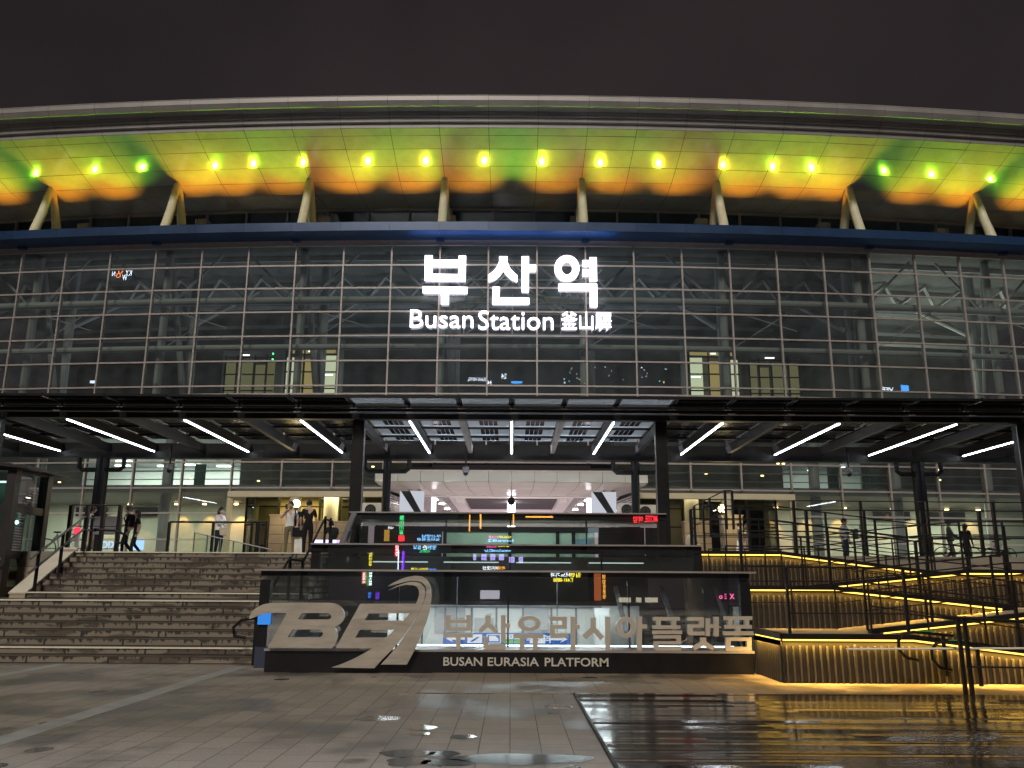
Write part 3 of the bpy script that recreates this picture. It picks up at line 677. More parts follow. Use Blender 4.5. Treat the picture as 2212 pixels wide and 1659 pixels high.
# colour floodlights on the terrace
fl = MB(); rbox(fl, -.14, .14, 41.65, 41.9, 19.02, 19.28); flm = fl.mesh('floodlight', mat=BLACK)
ln = MB(); rbox(ln, -.11, .11, 41.68, 41.87, 19.285, 19.29); lnm = ln.mesh('lens', mat=emis('flood_lens', (1, .8, .3), 25, False))
GREEN_W, ORANGE_W = 640, 680
lights = {}
def spot(nm, col, power, ang, blend, soft):
    L = bpy.data.lights.new(nm, 'SPOT'); L.energy = power; L.color = col; L.spot_size = R(ang); L.spot_blend = blend; L.shadow_soft_size = soft
    return L
rr = random.Random(11)
def aim(o, tgt):
    d = Vector(tgt)-o.location
    o.rotation_euler = d.to_track_quat('-Z', 'Y').to_euler()
for k in range(-11, 11):
    s = 1.65+3.3*k
    near = min((3.63+7.26*c_ for c_ in range(-5, 5)), key=lambda q_: abs(q_-s))
    if abs(s-near) < 1.0: s = near+(1.05 if s > near else -1.05)
    o = bpy.data.objects.new('floodlight', flm); COL.objects.link(o); radial(o, s)
    f = bpy.data.objects.new('lens', lnm); COL.objects.link(f); f.parent = o
    side = -1 if s < 0 else 1
    q = rr.uniform(.8, 1.2)
    if abs(s-near) < 1.7:      # plate added only to block the beam, keeping its colour off the legs
        sx = .24 if near > s else -.24
        bd = MB(); rbox(bd, sx-.01, sx+.01, 41.4, 42.2, 19.02, 19.95); robj('added_shield', bd, BLACK, s)
    for nm, col, pw, dd, tg, an in (('green_beam', (.26, 1.0, .02), GREEN_W*q, -.5*side, (s-.7*side, 38.3, 23.25), 86),
                                    ('orange_beam', (1.0, .36, .015), ORANGE_W*rr.uniform(.8, 1.15), .5*side, (s+.55*side, 40.75, 22.5), 80)
                                    ):
        L = spot(nm, col, pw, an, 1.0, .04)
        lo = bpy.data.objects.new(nm, L); COL.objects.link(lo)
        lo.location = cyl(s+dd*.06, 41.78, 19.4); aim(lo, cyl(*tg))

# ---- what shows through the upper glass
pb = MB()
for z, r_ in ((15.5, .20), (13.05, .15)): pb.tube([rp(-HW, 40.9, z), rp(HW, 40.9, z)], r_, 10)
pbm = pb.mesh('pipe_beam', mat=INTCOL)
js = MB()
for d in range(42, 60, 4): rbox(js, -HW, HW, d+.3, d+.42, 18.2, 18.42)
js.bar(rp(-HW, 46, 17.3), rp(HW, 46, 17.3), .22, .22); js.bar(rp(-HW, 46, 17.3), rp(0, 45, 18.3), .16, .16); js.bar(rp(HW, 46, 17.3), rp(0, 45, 18.3), .16, .16)
js.bar(rp(-HW, 52, 16.9), rp(HW, 52, 16.9), .24, .24)
jsm = js.mesh('roof_joists', mat=INTCOL)
fl2 = MB(); rbox(fl2, -HW, HW, 40.3, 61, 10.0, 10.4); f2m = fl2.mesh('upper_floor', mat=INTG)
cl = MB(); rbox(cl, -HW, HW, 40.2, 61, 18.45, 18.6); clm = cl.mesh('ceiling', mat=INTG)
bk = MB(); rbox(bk, -HW, HW, 57, 57.2, 10.4, 18.45); bkm = bk.mesh('back_wall', mat=pbr('hall_back', (.13, .125, .12), .7, 0, .15, .4))
for i in range(-NB, NB+1):
    for nm, m_ in (('pipe_beam', pbm), ('roof_joists', jsm), ('upper_floor', f2m), ('ceiling', clm), ('back_wall', bkm)):
        o = bpy.data.objects.new(nm, m_); COL.objects.link(o); radial(o, i*2*HW)
ic = MB()
ic.tube([rp(0, 41.4, 10.4), rp(0, 41.4, 18.4)], .20, 10); ic.tube([rp(.55, 43.6, 10.4), rp(.55, 43.6, 18.4)], .26, 10)
ic.tube([rp(.55, 43.4, 10.4), rp(.05, 41.6, 17.9)], .17, 8)
ic.tube([rp(.3, 43.6, 15.0), rp(2.6, 47, 18.2)], .15, 8); ic.tube([rp(.3, 43.6, 15.0), rp(-2.0, 47, 18.2)], .15, 8)
ic.tube([rp(-.1, 41.5, 15.2), rp(2.9, 41.3, 18.2)], .07, 6); ic.tube([rp(.1, 41.5, 15.2), rp(-2.9, 41.3, 18.2)], .07, 6)
ic.tube([rp(0, 41.2, 13.0), rp(3.6, 41.0, 15.3)], .03, 6); ic.tube([rp(0, 41.2, 15.3), rp(3.6, 41.0, 14.1)], .03, 6)
icm = ic.mesh('interior_column', mat=INTCOL)
for k in range(-5, 5):
    o = bpy.data.objects.new('interior_column', icm); COL.objects.link(o); radial(o, 3.63+7.26*k)
# steel lattice that carries the lit sign, just inside the glass
lat = MB()
for a, b in (((-4.2, 17.6), (-2.4, 15.9)), ((-2.4, 15.9), (-.2, 17.6)), ((-.2, 17.6), (2.1, 14.9)), ((2.1, 14.9), (4.4, 17.6)), ((-2.4, 14.6), (-.2, 16.9)), ((-.2, 16.9), (2.3, 14.6)), ((2.3, 14.6), (4.5, 17))):
    lat.bar((a[0], 40.5, a[1]), (b[0], 40.5, b[1]), .06, .06)
for x in (-3.6, -2.4, -1.2, 0, 1.2, 2.4, 3.6): lat.bar((x, 40.45, 13.4), (x, 40.45, 17.8), .06, .06)
for z in (14.6, 15.2, 16.4): lat.bar((-4.6, 40.4, z), (4.6, 40.4, z), .05, .05)
lat.build('sign_lattice', INTCOL, ST)
# lit rooms far inside the upper hall
YW = emis('lit_room_yellow', (1.0, .82, .36), .50, False); YW2 = emis('lit_room_dim', (.80, .74, .36), .10, False); WT = emis('room_tube', (.95, 1.0, .85), 4, False)
YA = emis('lit_room_bright', (.95, 1.0, .66), .8, False); YB = emis('lit_room_amber', (1.0, .74, .28), .42, False); YC = emis('lit_room_olive', (.80, .74, .36), .2, False)
def room(s0, s1, z0, z1, D, panes, tubes):
    """far rooms behind a window wall: every pane is lit as strongly as the room behind it"""
    a, b = cyl(s0, D, z0), cyl(s1, D, z0)
    o = MB().box(a.x-.3, b.x+.3, max(a.y, b.y)+.25, max(a.y, b.y)+.4, z0, z1+.5).build('lit_room', INTG, ST)
    f = MB()
    for t0, t1, za, zb, mt in panes:
        p, q = a.lerp(b, t0), a.lerp(b, t1)
        MB().poly([(p.x, p.y, za), (q.x, q.y, za), (q.x, q.y, zb), (p.x, p.y, zb)]).build('lit_pane', mt, o)
        f.box(p.x-.05, p.x+.03, p.y-.12, p.y-.04, z0, z1)
    for z in (z0+1.7, z0+2.7, z0+3.75): f.box(a.x, b.x, min(a.y, b.y)-.22, min(a.y, b.y)-.13, z, z+.07)
    f.build('window_grid', BLACK, o)
    for (t, z, l_) in tubes:
        p = a.lerp(b, t); MB().box(p.x-l_, p.x+l_, p.y-.34, p.y-.3, z, z+.07).build('tube_light', WT, o)
def flip(ps, sg): return ps if sg < 0 else [(1-t1, 1-t0, za, zb, m) for t0, t1, za, zb, m in ps]
for sg in (-1, 1):
    room(*sorted((sg*10.9, sg*14.1)), 11.0, 15.4, 49, flip([(.0, .16, 11, 14.7, YA), (.2, .32, 11, 14.7, YB), (.36, .58, 11, 14.6, YB), (.70, .98, 11, 14.8, YA), (.1, .96, 14.95, 15.5, YB)], sg), [(.86 if sg < 0 else .14, 13.5, .28), (.5, 14.95, .15)])
    room(*sorted((sg*15.0, sg*18.2)), 11.0, 15.0, 49.5, flip([(0, .2, 11, 14.6, YC), (.24, .55, 11, 14.6, YC), (.6, .8, 11, 14.4, YC), (.84, 1, 11, 14.6, YC)], sg), [(.4, 14.9, .28)])
# door leaf greens
ge = MB(); p = at(590, 764, 47); ge.sphere(p, .05, 8, 6); p = at(589, 776, 47); ge.sphere(p, .05, 8, 6); ge.build('indicator_lamp', emis('green_lamp', (.05, 1, .25), 6, False), ST)
# partition and lit ceiling at the right-hand end
pt = MB(); a, b = cyl(18.6, 41.2, 10.4), cyl(18.9, 57, 10.4)
pt.hexa([a, a+Vector((.2, 0, 0)), b+Vector((.2, 0, 0)), b, a+Vector((0, 0, 8)), a+Vector((.2, 0, 8)), b+Vector((.2, 0, 8)), b+Vector((0, 0, 8))]).build('partition', INTG, ST)
def area(nm, loc, sx, sy, power, col, rot=(0, 0, 0)):
    L = bpy.data.lights.new(nm, 'AREA'); L.shape = 'RECTANGLE'; L.size = sx; L.size_y = sy; L.energy = power; L.color = col
    o = bpy.data.objects.new(nm, L); COL.objects.link(o); o.location = loc; o.rotation_euler = rot; o.visible_glossy = False   # unseen panel for many small lamps or spread light, never mirrored
    return o
for s_, pw in CLL: area('clerestory_light', cyl(s_, 46.4, 19.15), 13, .6, pw*4, (.80, .88, 1.0), (pi, 0, 0))
area('hall_uplight', cyl(25, 47, 11.2), 8, 5, 760, (.95, 1.0, .82), (pi, 0, 0))
area('hall_uplight', cyl(0, 47, 11.2), 20, 5, 480, (.72, .86, 1.0), (pi, 0, 0))
area('hall_uplight', cyl(-18, 47, 11.2), 14, 5, 230, (.85, .9, 1.0), (pi, 0, 0))
ft = emis('far_tube', (1, 1, .9), 6, False)
for x, y in ((2045, 560), (2140, 575), (1990, 600), (2190, 610), (2100, 590)):
    p = at(x, y, 52); MB().bar(p, p+Vector((.8, 2.2, 0)), .06, .06).build('ceiling_tube', ft, ST)

# ---- ground storey behind the lower glass
LW = pbr('concourse_wall', (.46, .47, .40), .6, 0, .10, .5)
lo = MB(); rbox(lo, -HW, HW, 46.5, 46.7, PZ, 5.75); lom = lo.mesh('concourse_wall', mat=LW)
sl = MB(); rbox(sl, -HW, HW, 40.35, 46.7, 5.75, 6.1); slm = sl.mesh('floor_slab', mat=INTG)
uw = MB(); rbox(uw, -HW, HW, 47.2, 47.4, 6.1, 9.9); uwm = uw.mesh('upper_wall', mat=pbr('office_wall', (.42, .45, .40), .6, 0, .12, .4))
uf = MB(); rbox(uf, -HW, HW, 58, 58.2, 6.1, 9.3); rbox(uf, -HW, HW, 47, 58, 5.95, 6.1); uwf = uf.mesh('office_back_wall', mat=WHT)
uc = MB(); rbox(uc, -HW, HW, 40.3, 58.2, 9.3, 9.45); ucm = uc.mesh('office_ceiling', mat=INTG)
hr = MB(); rbox(hr, -HW, HW, 41.6, 41.66, 6.9, 6.96); rbox(hr, -HW, HW, 41.6, 41.66, 6.5, 6.54); hrm = hr.mesh('gallery_rail', mat=INTG)
for i in list(range(-NB, -2))+list(range(3, NB+1)):
    for nm, m_ in (('concourse_wall', lom), ('floor_slab', slm), ('upper_wall', None if i in (-10, -9, -8, -7, 7, 8) else uwm), ('office_back_wall', uwf if i in (-14, -13, -12, -11, -10, -9, -8, 8, 9, 10, 11) else None), ('office_ceiling', ucm), ('gallery_rail', hrm)):
        if m_ is None or (nm == 'concourse_wall' and abs(i) < 6): continue
        o = bpy.data.objects.new(nm, m_); COL.objects.link(o); radial(o, i*2*HW)
DLM = emis('downlight_lens', (1, .72, .30), 14, False); dl = MB().tube([(0, 0, 0), (0, 0, .05)], .11, 12).mesh('downlight', mat=DLM)
DS_ = spot('downlight_beam', (1, .50, .14), 190, 74, .6, .05)
for s in (-23.4, -21.3, -18.6, -17.0, -15.2, 14.6, 16.7, 18.5, 21.3, 22.9, 24.5, 26.4):
    o = bpy.data.objects.new('downlight', dl); COL.objects.link(o); o.parent = ST; o.location = cyl(s, 45.6, 5.62)-Vector((0, 40, PZ))
    l_ = bpy.data.objects.new('downlight_beam', DS_); COL.objects.link(l_); l_.location = cyl(s, 45.95, 5.55); aim(l_, cyl(s, 46.35, 4.0))
for s_, pw in ((-24.5, 380), (-18, 250), (18.2, 240), (24, 560)):
    area('concourse_light', cyl(s_, 43.6, 5.66), 6, 2.5, pw, (.93, 1.0, .80))
for s_, pw in ((-24.5, 1500), (22.5, 320)):
    area('office_room_light', cyl(s_, 52.5, 9.2), 10, 9, pw, (.90, 1.0, .88))
OP = emis('office_panel', (.93, 1.0, .93), 12)
for s, d in ((-27.2, 54), (-25.6, 56.5), (-24.6, 51.5), (-23.2, 56), (-22.2, 53), (-21.2, 56.8), (-28.6, 56), (20.4, 53), (23.6, 55), (22.2, 57)):
    wd = 1.0 if s < 0 else .35
    c = cyl(s, d, 9.25); MB().box(c.x-wd/2, c.x+wd/2, c.y-.12, c.y+.12, 9.2, 9.24).build('office_light', OP, ST)
TEAL = pbr('teal_door', (.10, .42, .36), .4); 
for s, d in ((-17.7, 46.2), (18.2, 46.0), (20.4, 45.5)):
    c = cyl(s, d, 6.1); MB().box(c.x-.3, c.x+.3, c.y, c.y+.06, 6.1, 7.9).build('teal_door', TEAL, ST)
for s in (-17.2, -24, 15.1, 19.3, 24.2, 26.6):
    c = cyl(s, 41.6, PZ); MB().tube([(c.x, c.y, PZ), (c.x, c.y, 9.3)], .26, 12).build('concourse_pillar', INTCOL, ST)
SDL = MB().tube([(0, 0, 0), (0, 0, .05)], .075, 10).mesh('gallery_lamp', mat=emis('gallery_lamp', (1, .66, .22), 9, False))
rg = random.Random(31)
for k in range(22):
    s_ = rg.uniform(7, 27)*(1 if k % 2 else -1)
    o = bpy.data.objects.new('gallery_lamp', SDL); COL.objects.link(o); o.parent = ST; o.location = cyl(s_, rg.uniform(42, 46.5), rg.choice((6.95, 7.6, 8.3)))-Vector((0, 40, PZ))
for s0, s1 in ((-21.8, -20), (-24.8, -23), (20.5, 22.6), (23.6, 25.9)):
    a, b = cyl(s0, 46.3, 5), cyl(s1, 46.3, 5); MB().box(a.x, b.x, min(a.y, b.y)-.05, min(a.y, b.y), 5.05, 5.55).build('dark_transom_window', BLACK, ST)
# porch recess either side of the entrance: cream beam, pillars, yellow lit back
PCR = pbr('cream_porch_paint', (.50, .46, .34), .5, 0, .08, 1.5)
YELW = pbr('yellow_plaster', (.62, .52, .26), .6, 0, .1, .8)
DGL = glass('porch_glass', (.5, .53, .52), .10, 1.2)
for sg in (-1, 1):
    xs = sorted((sg*5.95, sg*13.31))
    bm_ = MB()
    for a, b in ((xs[0], (xs[0]+xs[1])/2), ((xs[0]+xs[1])/2, xs[1])):
        p, q = cyl(a, 39.85, 5.6), cyl(b, 39.85, 5.6)
        bm_.bar(p, q, .3, .26)
    bm_.build('porch_beam', PCR, ST)
    for s in (sg*10.1, sg*13.25):
        c = cyl(s, 39.9, PZ); MB().tube([(c.x, c.y, PZ), (c.x, c.y, 5.44)], .27 if abs(s) < 12 else .14, 16).build('porch_pillar', PCR, ST)
    c = cyl(sg*8.9, 41.8, PZ); MB().tube([(c.x, c.y, PZ), (c.x, c.y, 5.7)], .35, 16).build('porch_pillar', INTCOL, ST)
    a, b = cyl(xs[0], 43.6, PZ), cyl(xs[1], 43.6, PZ)
    MB().box(a.x, b.x, 43.6, 43.8, PZ, 5.75).build('porch_back_wall', YELW if sg < 0 else INTG, ST)
    MB().box(a.x, b.x, 40.2, 43.8, 5.72, 5.76).build('porch_ceiling', INTG, ST)
    fr = MB()
    for t in (.0, .22, .36, .50, .64, .80, 1.0):
        x = a.x+(b.x-a.x)*t; fr.box(x-.05, x+.05, 42.4, 42.5, PZ, 5.7)
    for z in (3.3, 4.3, 5.2): fr.box(a.x, b.x, 42.52, 42.58, z, z+.06)
    fr.build('porch_window_frame', BLACK, ST)
    for t0, t1 in ((0, .22), (.5, .64), (.64, .8), (.8, 1)):
        MB().box(a.x+(b.x-a.x)*t0+.06, a.x+(b.x-a.x)*t1-.06, 42.44, 42.46, PZ, 5.7).build('porch_glass', DGL, ST)
    area('porch_light', ((a.x+b.x)/2, 41.9, 5.68), 5, 1.2, 330 if sg < 0 else 70, (1, .78, .30))
    MB().box((a.x+b.x)/2-1.2, (a.x+b.x)/2+1.2, 41.5, 41.6, 5.69, 5.715).build('porch_lamp', emis('porch_lamp', (1, .85, .5), 3, False), ST)

# ---- flared white entrance hood with its lit hall
PT = thing('entrance_hood', 'flared white entrance hood with lit pinkish ceiling at the middle of the facade', 'entrance canopy', (0, 36.5, PZ))
HOODG = pbr('hood_gloss_white', (.66, .68, .66), .12, .35, .06, .4)
HX = 5.86
fa = MB()
for k in range(12):
    a = -HX+2*HX*k/12; b = -HX+2*HX*(k+1)/12
    fa.box(a+.008, b-.008, 36.5, 36.6, 5.82, 6.27)
fa.build('fascia', HOODG, PT)
MB().box(-HX, HX, 36.48, 39.9, 6.27, 6.32).build('roof_slab', FRAME, PT)
sf = MB(); NS = 8
prof = [(36.5, 5.81), (36.9, 5.70), (37.5, 5.60), (38.3, 5.54), (39.3, 5.50)]
for k in range(12):
    for (d0, z0), (d1, z1) in zip(prof[:-1], prof[1:]):
        t0 = (d0-36.5)/2.8*.9; t1 = (d1-36.5)/2.8*.9
        a = -1+2*k/12; b = -1+2*(k+1)/12; g_ = .0012
        sf.poly([((a+g_)*(HX-t0), d0, z0), ((b-g_)*(HX-t0), d0, z0), ((b-g_)*(HX-t1), d1, z1), ((a+g_)*(HX-t1), d1, z1)])
sf.build('soffit', pbr('hood_soffit', (.72, .66, .64), .22, .3, .05, .5), PT)
HC = pbr('hood_ceiling', (.74, .68, .69), .45, 0, .04, .6)
ce = MB().box(-4.95, 4.95, 39.32, 58, 5.46, 5.5); ce.build('hall_ceiling', HC, PT)
gr = MB()
for k in range(9): gr.box(-2.15, 2.15, 40.2+k*.62, 40.55+k*.62, 5.40, 5.455)
gr.build('ceiling_slats', pbr('dark_slats', (.10, .09, .10), .5), PT)
MB().box(-2.6, -2.2, 39.9, 57, 5.30, 5.455).build('ceiling_trough', HC, PT); MB().box(2.2, 2.6, 39.9, 57, 5.30, 5.455).build('ceiling_trough', HC, PT)
MB().box(-2.15, 2.15, 50, 53, 5.36, 5.455).build('ceiling_slats', MATS['dark_slats'], PT)
RIB = pbr('ribbed_metal', (.62, .60, .62), .2, .8, .08, .6)
for sg in (-1, 1):
    rb = MB()
    for k in range(26):
        z = 2.5+k*.115; t = (5.5-z)/3.0
        rb.bar((sg*(5.55-t*1.15), 37.0, z), (sg*(4.75-t*.4), 43.0, z), .09, .06)
    rb.build('ribbed_side_wall', RIB, PT)
    sw_ = MB().box(min(sg*4.96, sg*5.1), max(sg*4.96, sg*5.1), 43, 58, PZ, 5.46); sw_.build('hall_side_wall', HC, PT)
    rbc = MB()
    for k in range(30): 
        y = 39.6+k*.45; rbc.box(min(sg*2.9, sg*4.7), max(sg*2.9, sg*4.7), y, y+.2, 5.42, 5.458)
    rbc.build('ribbed_ceiling', RIB, PT)
    for y, x in ((40.5, 3.6), (42.6, 3.45), (45.5, 3.4), (48.5, 3.3), (52, 3.2)):
        MB().tube([(sg*x, y, 5.39), (sg*x, y, 5.415)], .14, 14).build('downlight', emis('hood_downlight', (1, .92, .84), 22), PT)
MB().box(-5, 5, 57.8, 58, PZ, 5.46).build('hall_end_wall', HC, PT)
LB = emis('hood_lantern', (1, .90, .97), 16)
MB().box(-.18, .18, 41.2, 41.5, 4.95, 5.40).build('lantern', LB, PT); MB().box(-.22, .22, 51.0, 51.4, 4.78, 5.15).build('lantern', LB, PT)
MB().tube([(0, 38.4, 5.54), (0, 38.4, 5.3)], .03, 8).sphere((0, 38.4, 5.17), .17, 16, 10, sc=(1, 1, 1.1)).build('dome_camera', BLACK, PT)
for sg in (-1, 1):
    for x in (4.05, 4.45): MB().tube([(sg*x, 37.6, 5.6), (sg*x, 37.6, 5.2)], .1, 10).build('banner_hanger', RIB, PT)
    MB().box(sg*3.45-.1, sg*3.45+.1, 38.0, 38.2, 4.4, 5.3).build('light_column', emis('hood_light_column', (1, .95, 1), 2.2, False), PT)

tl_ = area('green_wall_light', (.3, 28.9, 3.6), 5, .3, 60, (.82, 1, .90)); aim(tl_, (.3, 30, 2.7))
area('hood_bounce_fill', (0, 38.6, 2.6), 9, 4, 170, (1, .88, .86), (pi, 0, 0))  # added panels at floor level imitate light bouncing up to the ceiling
area('hood_bounce_fill', (0, 49, 2.6), 9, 14, 390, (1, .86, .90), (pi, 0, 0))
pane_fill = area('canopy_pane_fill', (0, 38.9, 12.5), 9, 2.5, 8500, (.86, .92, 1.0)); pane_fill.data.spread = R(95); aim(pane_fill, (0, 28.5, 6.9))  # added lamp, lifts the canopy panes far above the sign's own light
area('ledge_fill', (0, 39.18, 18.16), 10, .06, 34, (.25, .5, 1.0), (pi, 0, 0))  # added blue lamp stands in for sign light on the ledge underside
# ---- lit station name
SGN = thing('station_name_sign', 'large glowing white sign reading Busan Station in Hangul, English and hanja', 'sign', (0, 39.7, 13.9))
LITE = emis('sign_white_light', (1.0, .90, .99), 5)
DSG = 39.90
BU = [[(590, 168), (637, 168), (637, 196), (800, 196), (800, 170), (845, 170), (841, 327), (588, 324)], [(636, 237), (799, 238), (797, 285), (635, 283)]]
BU2 = [[(577, 360), (853, 365), (852, 405), (738, 404), (737, 472), (690, 472), (690, 403), (577, 402)]]
SA = [[(1052, 174), (1102, 174), (1102, 205), (1112, 235), (1130, 262), (1165, 292), (1163, 332), (1130, 318), (1100, 292), (1077, 262), (1055, 292), (1025, 318), (988, 332), (986, 288), (1020, 262), (1040, 235), (1052, 205)],
      [(1192, 174), (1236, 174), (1236, 225), (1280, 225), (1279, 268), (1236, 268), (1235, 396), (1192, 394)], [(1011, 364), (1055, 364), (1053, 432), (1239, 432), (1238, 472), (1009, 472)]]
YE = [circ(1473, 248, 77, 81), circ(1473, 248, 34, 40), [(1614, 180), (1657, 180), (1660, 328), (1614, 326), (1614, 297), (1570, 294), (1570, 255), (1614, 257), (1614, 236), (1570, 236), (1570, 198), (1614, 198)], [(1421, 345), (1660, 345), (1662, 488), (1617, 486), (1617, 386), (1421, 386)]]
for lp in (BU+BU2, SA, YE):
    lps = hangul(lp, DSG, .1, C5)
    o = outline_at(MB(), lps, DSG, .06).build('hangul_letter', LITE, SGN)
def rect5(x0, y0, x1, y1):
    a = P2(*C5(x0, (y0+y1)/2), DSG)[0]; b = P2(*C5(x1, (y0+y1)/2), DSG)[0]; m = (x0+x1)/2
    return a, b, P2(*C5(m, y1), DSG)[1], P2(*C5(m, y0), DSG)[1]
for wd, q in (('Busan', (498, 506, 890, 616)), ('Station', (922, 512, 1388, 628))):
    text_at(MB(), wd, *rect5(*q), DSG, depth=.06, offset=-.006).build('latin_word', LITE, SGN)
text_at(MB(), '釜山驛', *rect5(1437, 518, 1750, 630), DSG, depth=.06, offset=.0).build('hanja_word', LITE, SGN)
fr = MB()
for z in (17.2, 15.9, 14.45, 13.9): fr.bar((-4.2, 40.2, z), (4.3, 40.2, z), .05, .05)
fr.build('carrier_rail', GREYM, SGN)
# ================================================================== GLASS-ROOFED STEEL CANOPY
CN = thing('steel_canopy', 'long black steel canopy with solar glass roof and white tube lights', 'canopy', (0, 29, PZ))
XC = 21.5
fb = MB()
fb.box(-XC, XC, 25.68, 25.80, 6.50, 7.0); fb.box(-XC, XC, 25.60, 25.88, 6.98, 7.02); fb.box(-XC, XC, 25.55, 25.93, 6.755, 6.785); fb.box(-XC, XC, 25.60, 25.88, 6.46, 6.50)
fb.build('front_beam', BLACK, CN)
MB().box(-XC, XC, 25.52, 25.545, 6.765, 6.79).build('beam_edge', GREYM, CN)
MB().box(-XC, XC, 32.9, 33.1, 6.28, 6.84).box(-XC, XC, 32.78, 33.2, 6.24, 6.28).build('rear_beam', BLACK, CN)
MB().box(-XC, XC, 24.52, 24.60, 6.90, 6.97).build('edge_rail', BLACK, CN)
MB().tube([(-XC, 25.3, 6.60), (XC, 25.3, 6.60)], .03, 8).build('conduit', GREYM, CN)
TX = [0, 3.18, 6.57, 10.2, 13.85, 17.5, 21.1]; TX = [-x for x in TX[:0:-1]]+TX
TUBE = emis('tube_white', (.86, .94, 1.0), 26)
RX = sorted(TX+[(a+b)/2 for a, b in zip(TX[:-1], TX[1:])])
RAFT = pbr('rafter_paint', (.022, .021, .022), .45, 0, .2, 2)
RAFT2 = pbr('rafter_pale', (.17, .155, .15), .5, 0, .2, 2)
PVG = None
def solar_glass(name, trans, body):
    m, t, n, l = newmat(name); n.remove(n['Principled BSDF'])
    tr = n.new('ShaderNodeBsdfTransparent'); tr.inputs['Color'].default_value = (*trans, 1)
    tl = n.new('ShaderNodeBsdfTranslucent'); tl.inputs['Color'].default_value = (*body, 1)
    df = n.new('ShaderNodeBsdfDiffuse'); df.inputs['Color'].default_value = (*[c*.6 for c in body], 1)
    gl = n.new('ShaderNodeBsdfGlossy'); gl.inputs['Roughness'].default_value = .05
    fr = n.new('ShaderNodeFresnel'); fr.inputs['IOR'].default_value = 1.5
    a = n.new('ShaderNodeMixShader'); a.inputs[0].default_value = .25; l.new(tl.outputs[0], a.inputs[1]); l.new(df.outputs[0], a.inputs[2])
    b = n.new('ShaderNodeMixShader'); b.inputs[0].default_value = .82; l.new(tr.outputs[0], b.inputs[1]); l.new(a.outputs[0], b.inputs[2])
    c = n.new('ShaderNodeMixShader'); l.new(fr.outputs[0], c.inputs[0]); l.new(b.outputs[0], c.inputs[1]); l.new(gl.outputs[0], c.inputs[2])
    l.new(c.outputs[0], n['Material Output'].inputs['Surface']); return m
PANE = solar_glass('canopy_frosted_glass', (.55, .62, .66), (.80, .84, .88))
PANED = solar_glass('canopy_dark_glass', (.05, .055, .06), (.05, .05, .055))
PVC = pbr('solar_cell', (.010, .012, .018), .18, 0, .3, 4)
for x in RX:
    lit = min(abs(x-t) for t in TX) < .01
    MB().box(x-.075, x+.075, 25.9, 32.9, 6.50, 6.80).build('rafter', RAFT if lit or abs(x) > 3.5 else RAFT2, CN)
    MB().bar((x, 24.5, 6.95), (x, 25.9, 6.93), .05, .07).build('bracket', BLACK, CN)
    if lit:
        t = MB().box(x-.02, x+.02, 26.1, 32.75, 6.47, 6.497).build('tube_light', TUBE, CN)
MB_P = MB()
for d in (27.3, 29.2, 31.0): MB().box(-XC, XC, d-.035, d+.035, 6.80, 6.87).build('purlin', BLACK, CN)
for a, b in zip(RX[:-1], RX[1:]):
    mid = (a+b)/2; bright = abs(mid) < 4.9
    pn = MB()
    for d0, d1 in ((24.55, 25.6), (25.66, 27.27), (27.34, 29.17), (29.24, 30.97), (31.04, 32.3)):
        pn.box(a+.09, b-.09, d0, d1, 6.90, 6.915)
    pn.build('roof_pane', PANE if bright else PANED, CN)
    wd = (b-a-.2)*(.46 if bright else .92); n = 4
    for d0, d1 in ((25.75, 27.1), (27.55, 28.95), (29.45, 30.75), (31.2, 32.1)):
        pv = MB()
        for k in range(n):
            for r_ in range(2):
                x0 = mid-wd/2+wd*k/n; y0 = d0+(d1-d0)*r_/2
                pv.box(x0+.012, x0+wd/n-.012, y0+.012, y0+(d1-d0)/2-.012, 6.886, 6.895)
        pv.build('solar_panel', PVC, CN)
    if not bright:
        MB().box(b-.12, b-.085, 25.9, 32.4, 6.84, 6.875).build('pane_edge', GREYM, CN)
for x in (-15.95, -4.72, 4.60, 15.75):
    MB().box(x-.18, x+.18, 25.84, 26.16, PZ, 6.46).build('post', BLACK, CN, bevel=.015)
    MB().box(x+.184*(-1 if x > 0 else 1)-.004, x+.184*(-1 if x > 0 else 1)+.004, 25.86, 25.9, PZ, 6.4).build('post_edge_strip', GREYM, CN)
for x in (-15.9, -4.83, 4.8, 15.8):
    MB().tube([(x, 33, PZ), (x, 33, 6.25)], .16 if abs(x) < 10 else .24, 16).build('post', BLACK, CN)
    bt = MB()
    for sg in (-1, 1):
        bt.tube([(x+sg*.14, 32.9, 5.78), (x+sg*.72, 32.9, 5.78), (x+sg*.86, 32.9, 5.90), (x+sg*.86, 32.9, 6.24)], .085, 10)
    bt.build('post_bracket', BLACK, CN)

# ---- hanging cameras
def cctv(x, y0, y1, D, label):
    p = at(x, y0, D); q = at(x, y1, D)
    t = thing('security_camera', label, 'security camera', (p.x, D, q.z), 'security cameras under the canopy')
    MB().tube([(0, 0, p.z-q.z), (0, 0, .12)], .035, 8).build('drop_pole', BLACK, t, local=True)
    MB().sphere((0, 0, .06), .14, 14, 8, sc=(1, 1, .8)).tube([(0, 0, .10), (0, 0, .2)], .12, 12).build('housing', GREYM, t, local=True)
    MB().sphere((0, 0, -.04), .10, 14, 8).build('dome', BLACK2, t, local=True)
cctv(1007, 962, 1020, 32.4, 'security camera hanging from the canopy left of the middle tube light')
cctv(371, 962, 1014, 32.4, 'security camera hanging from the canopy at the left above the backpack couple')
cctv(1829, 966, 1022, 32.4, 'security camera hanging from the canopy at the right above the ramp')

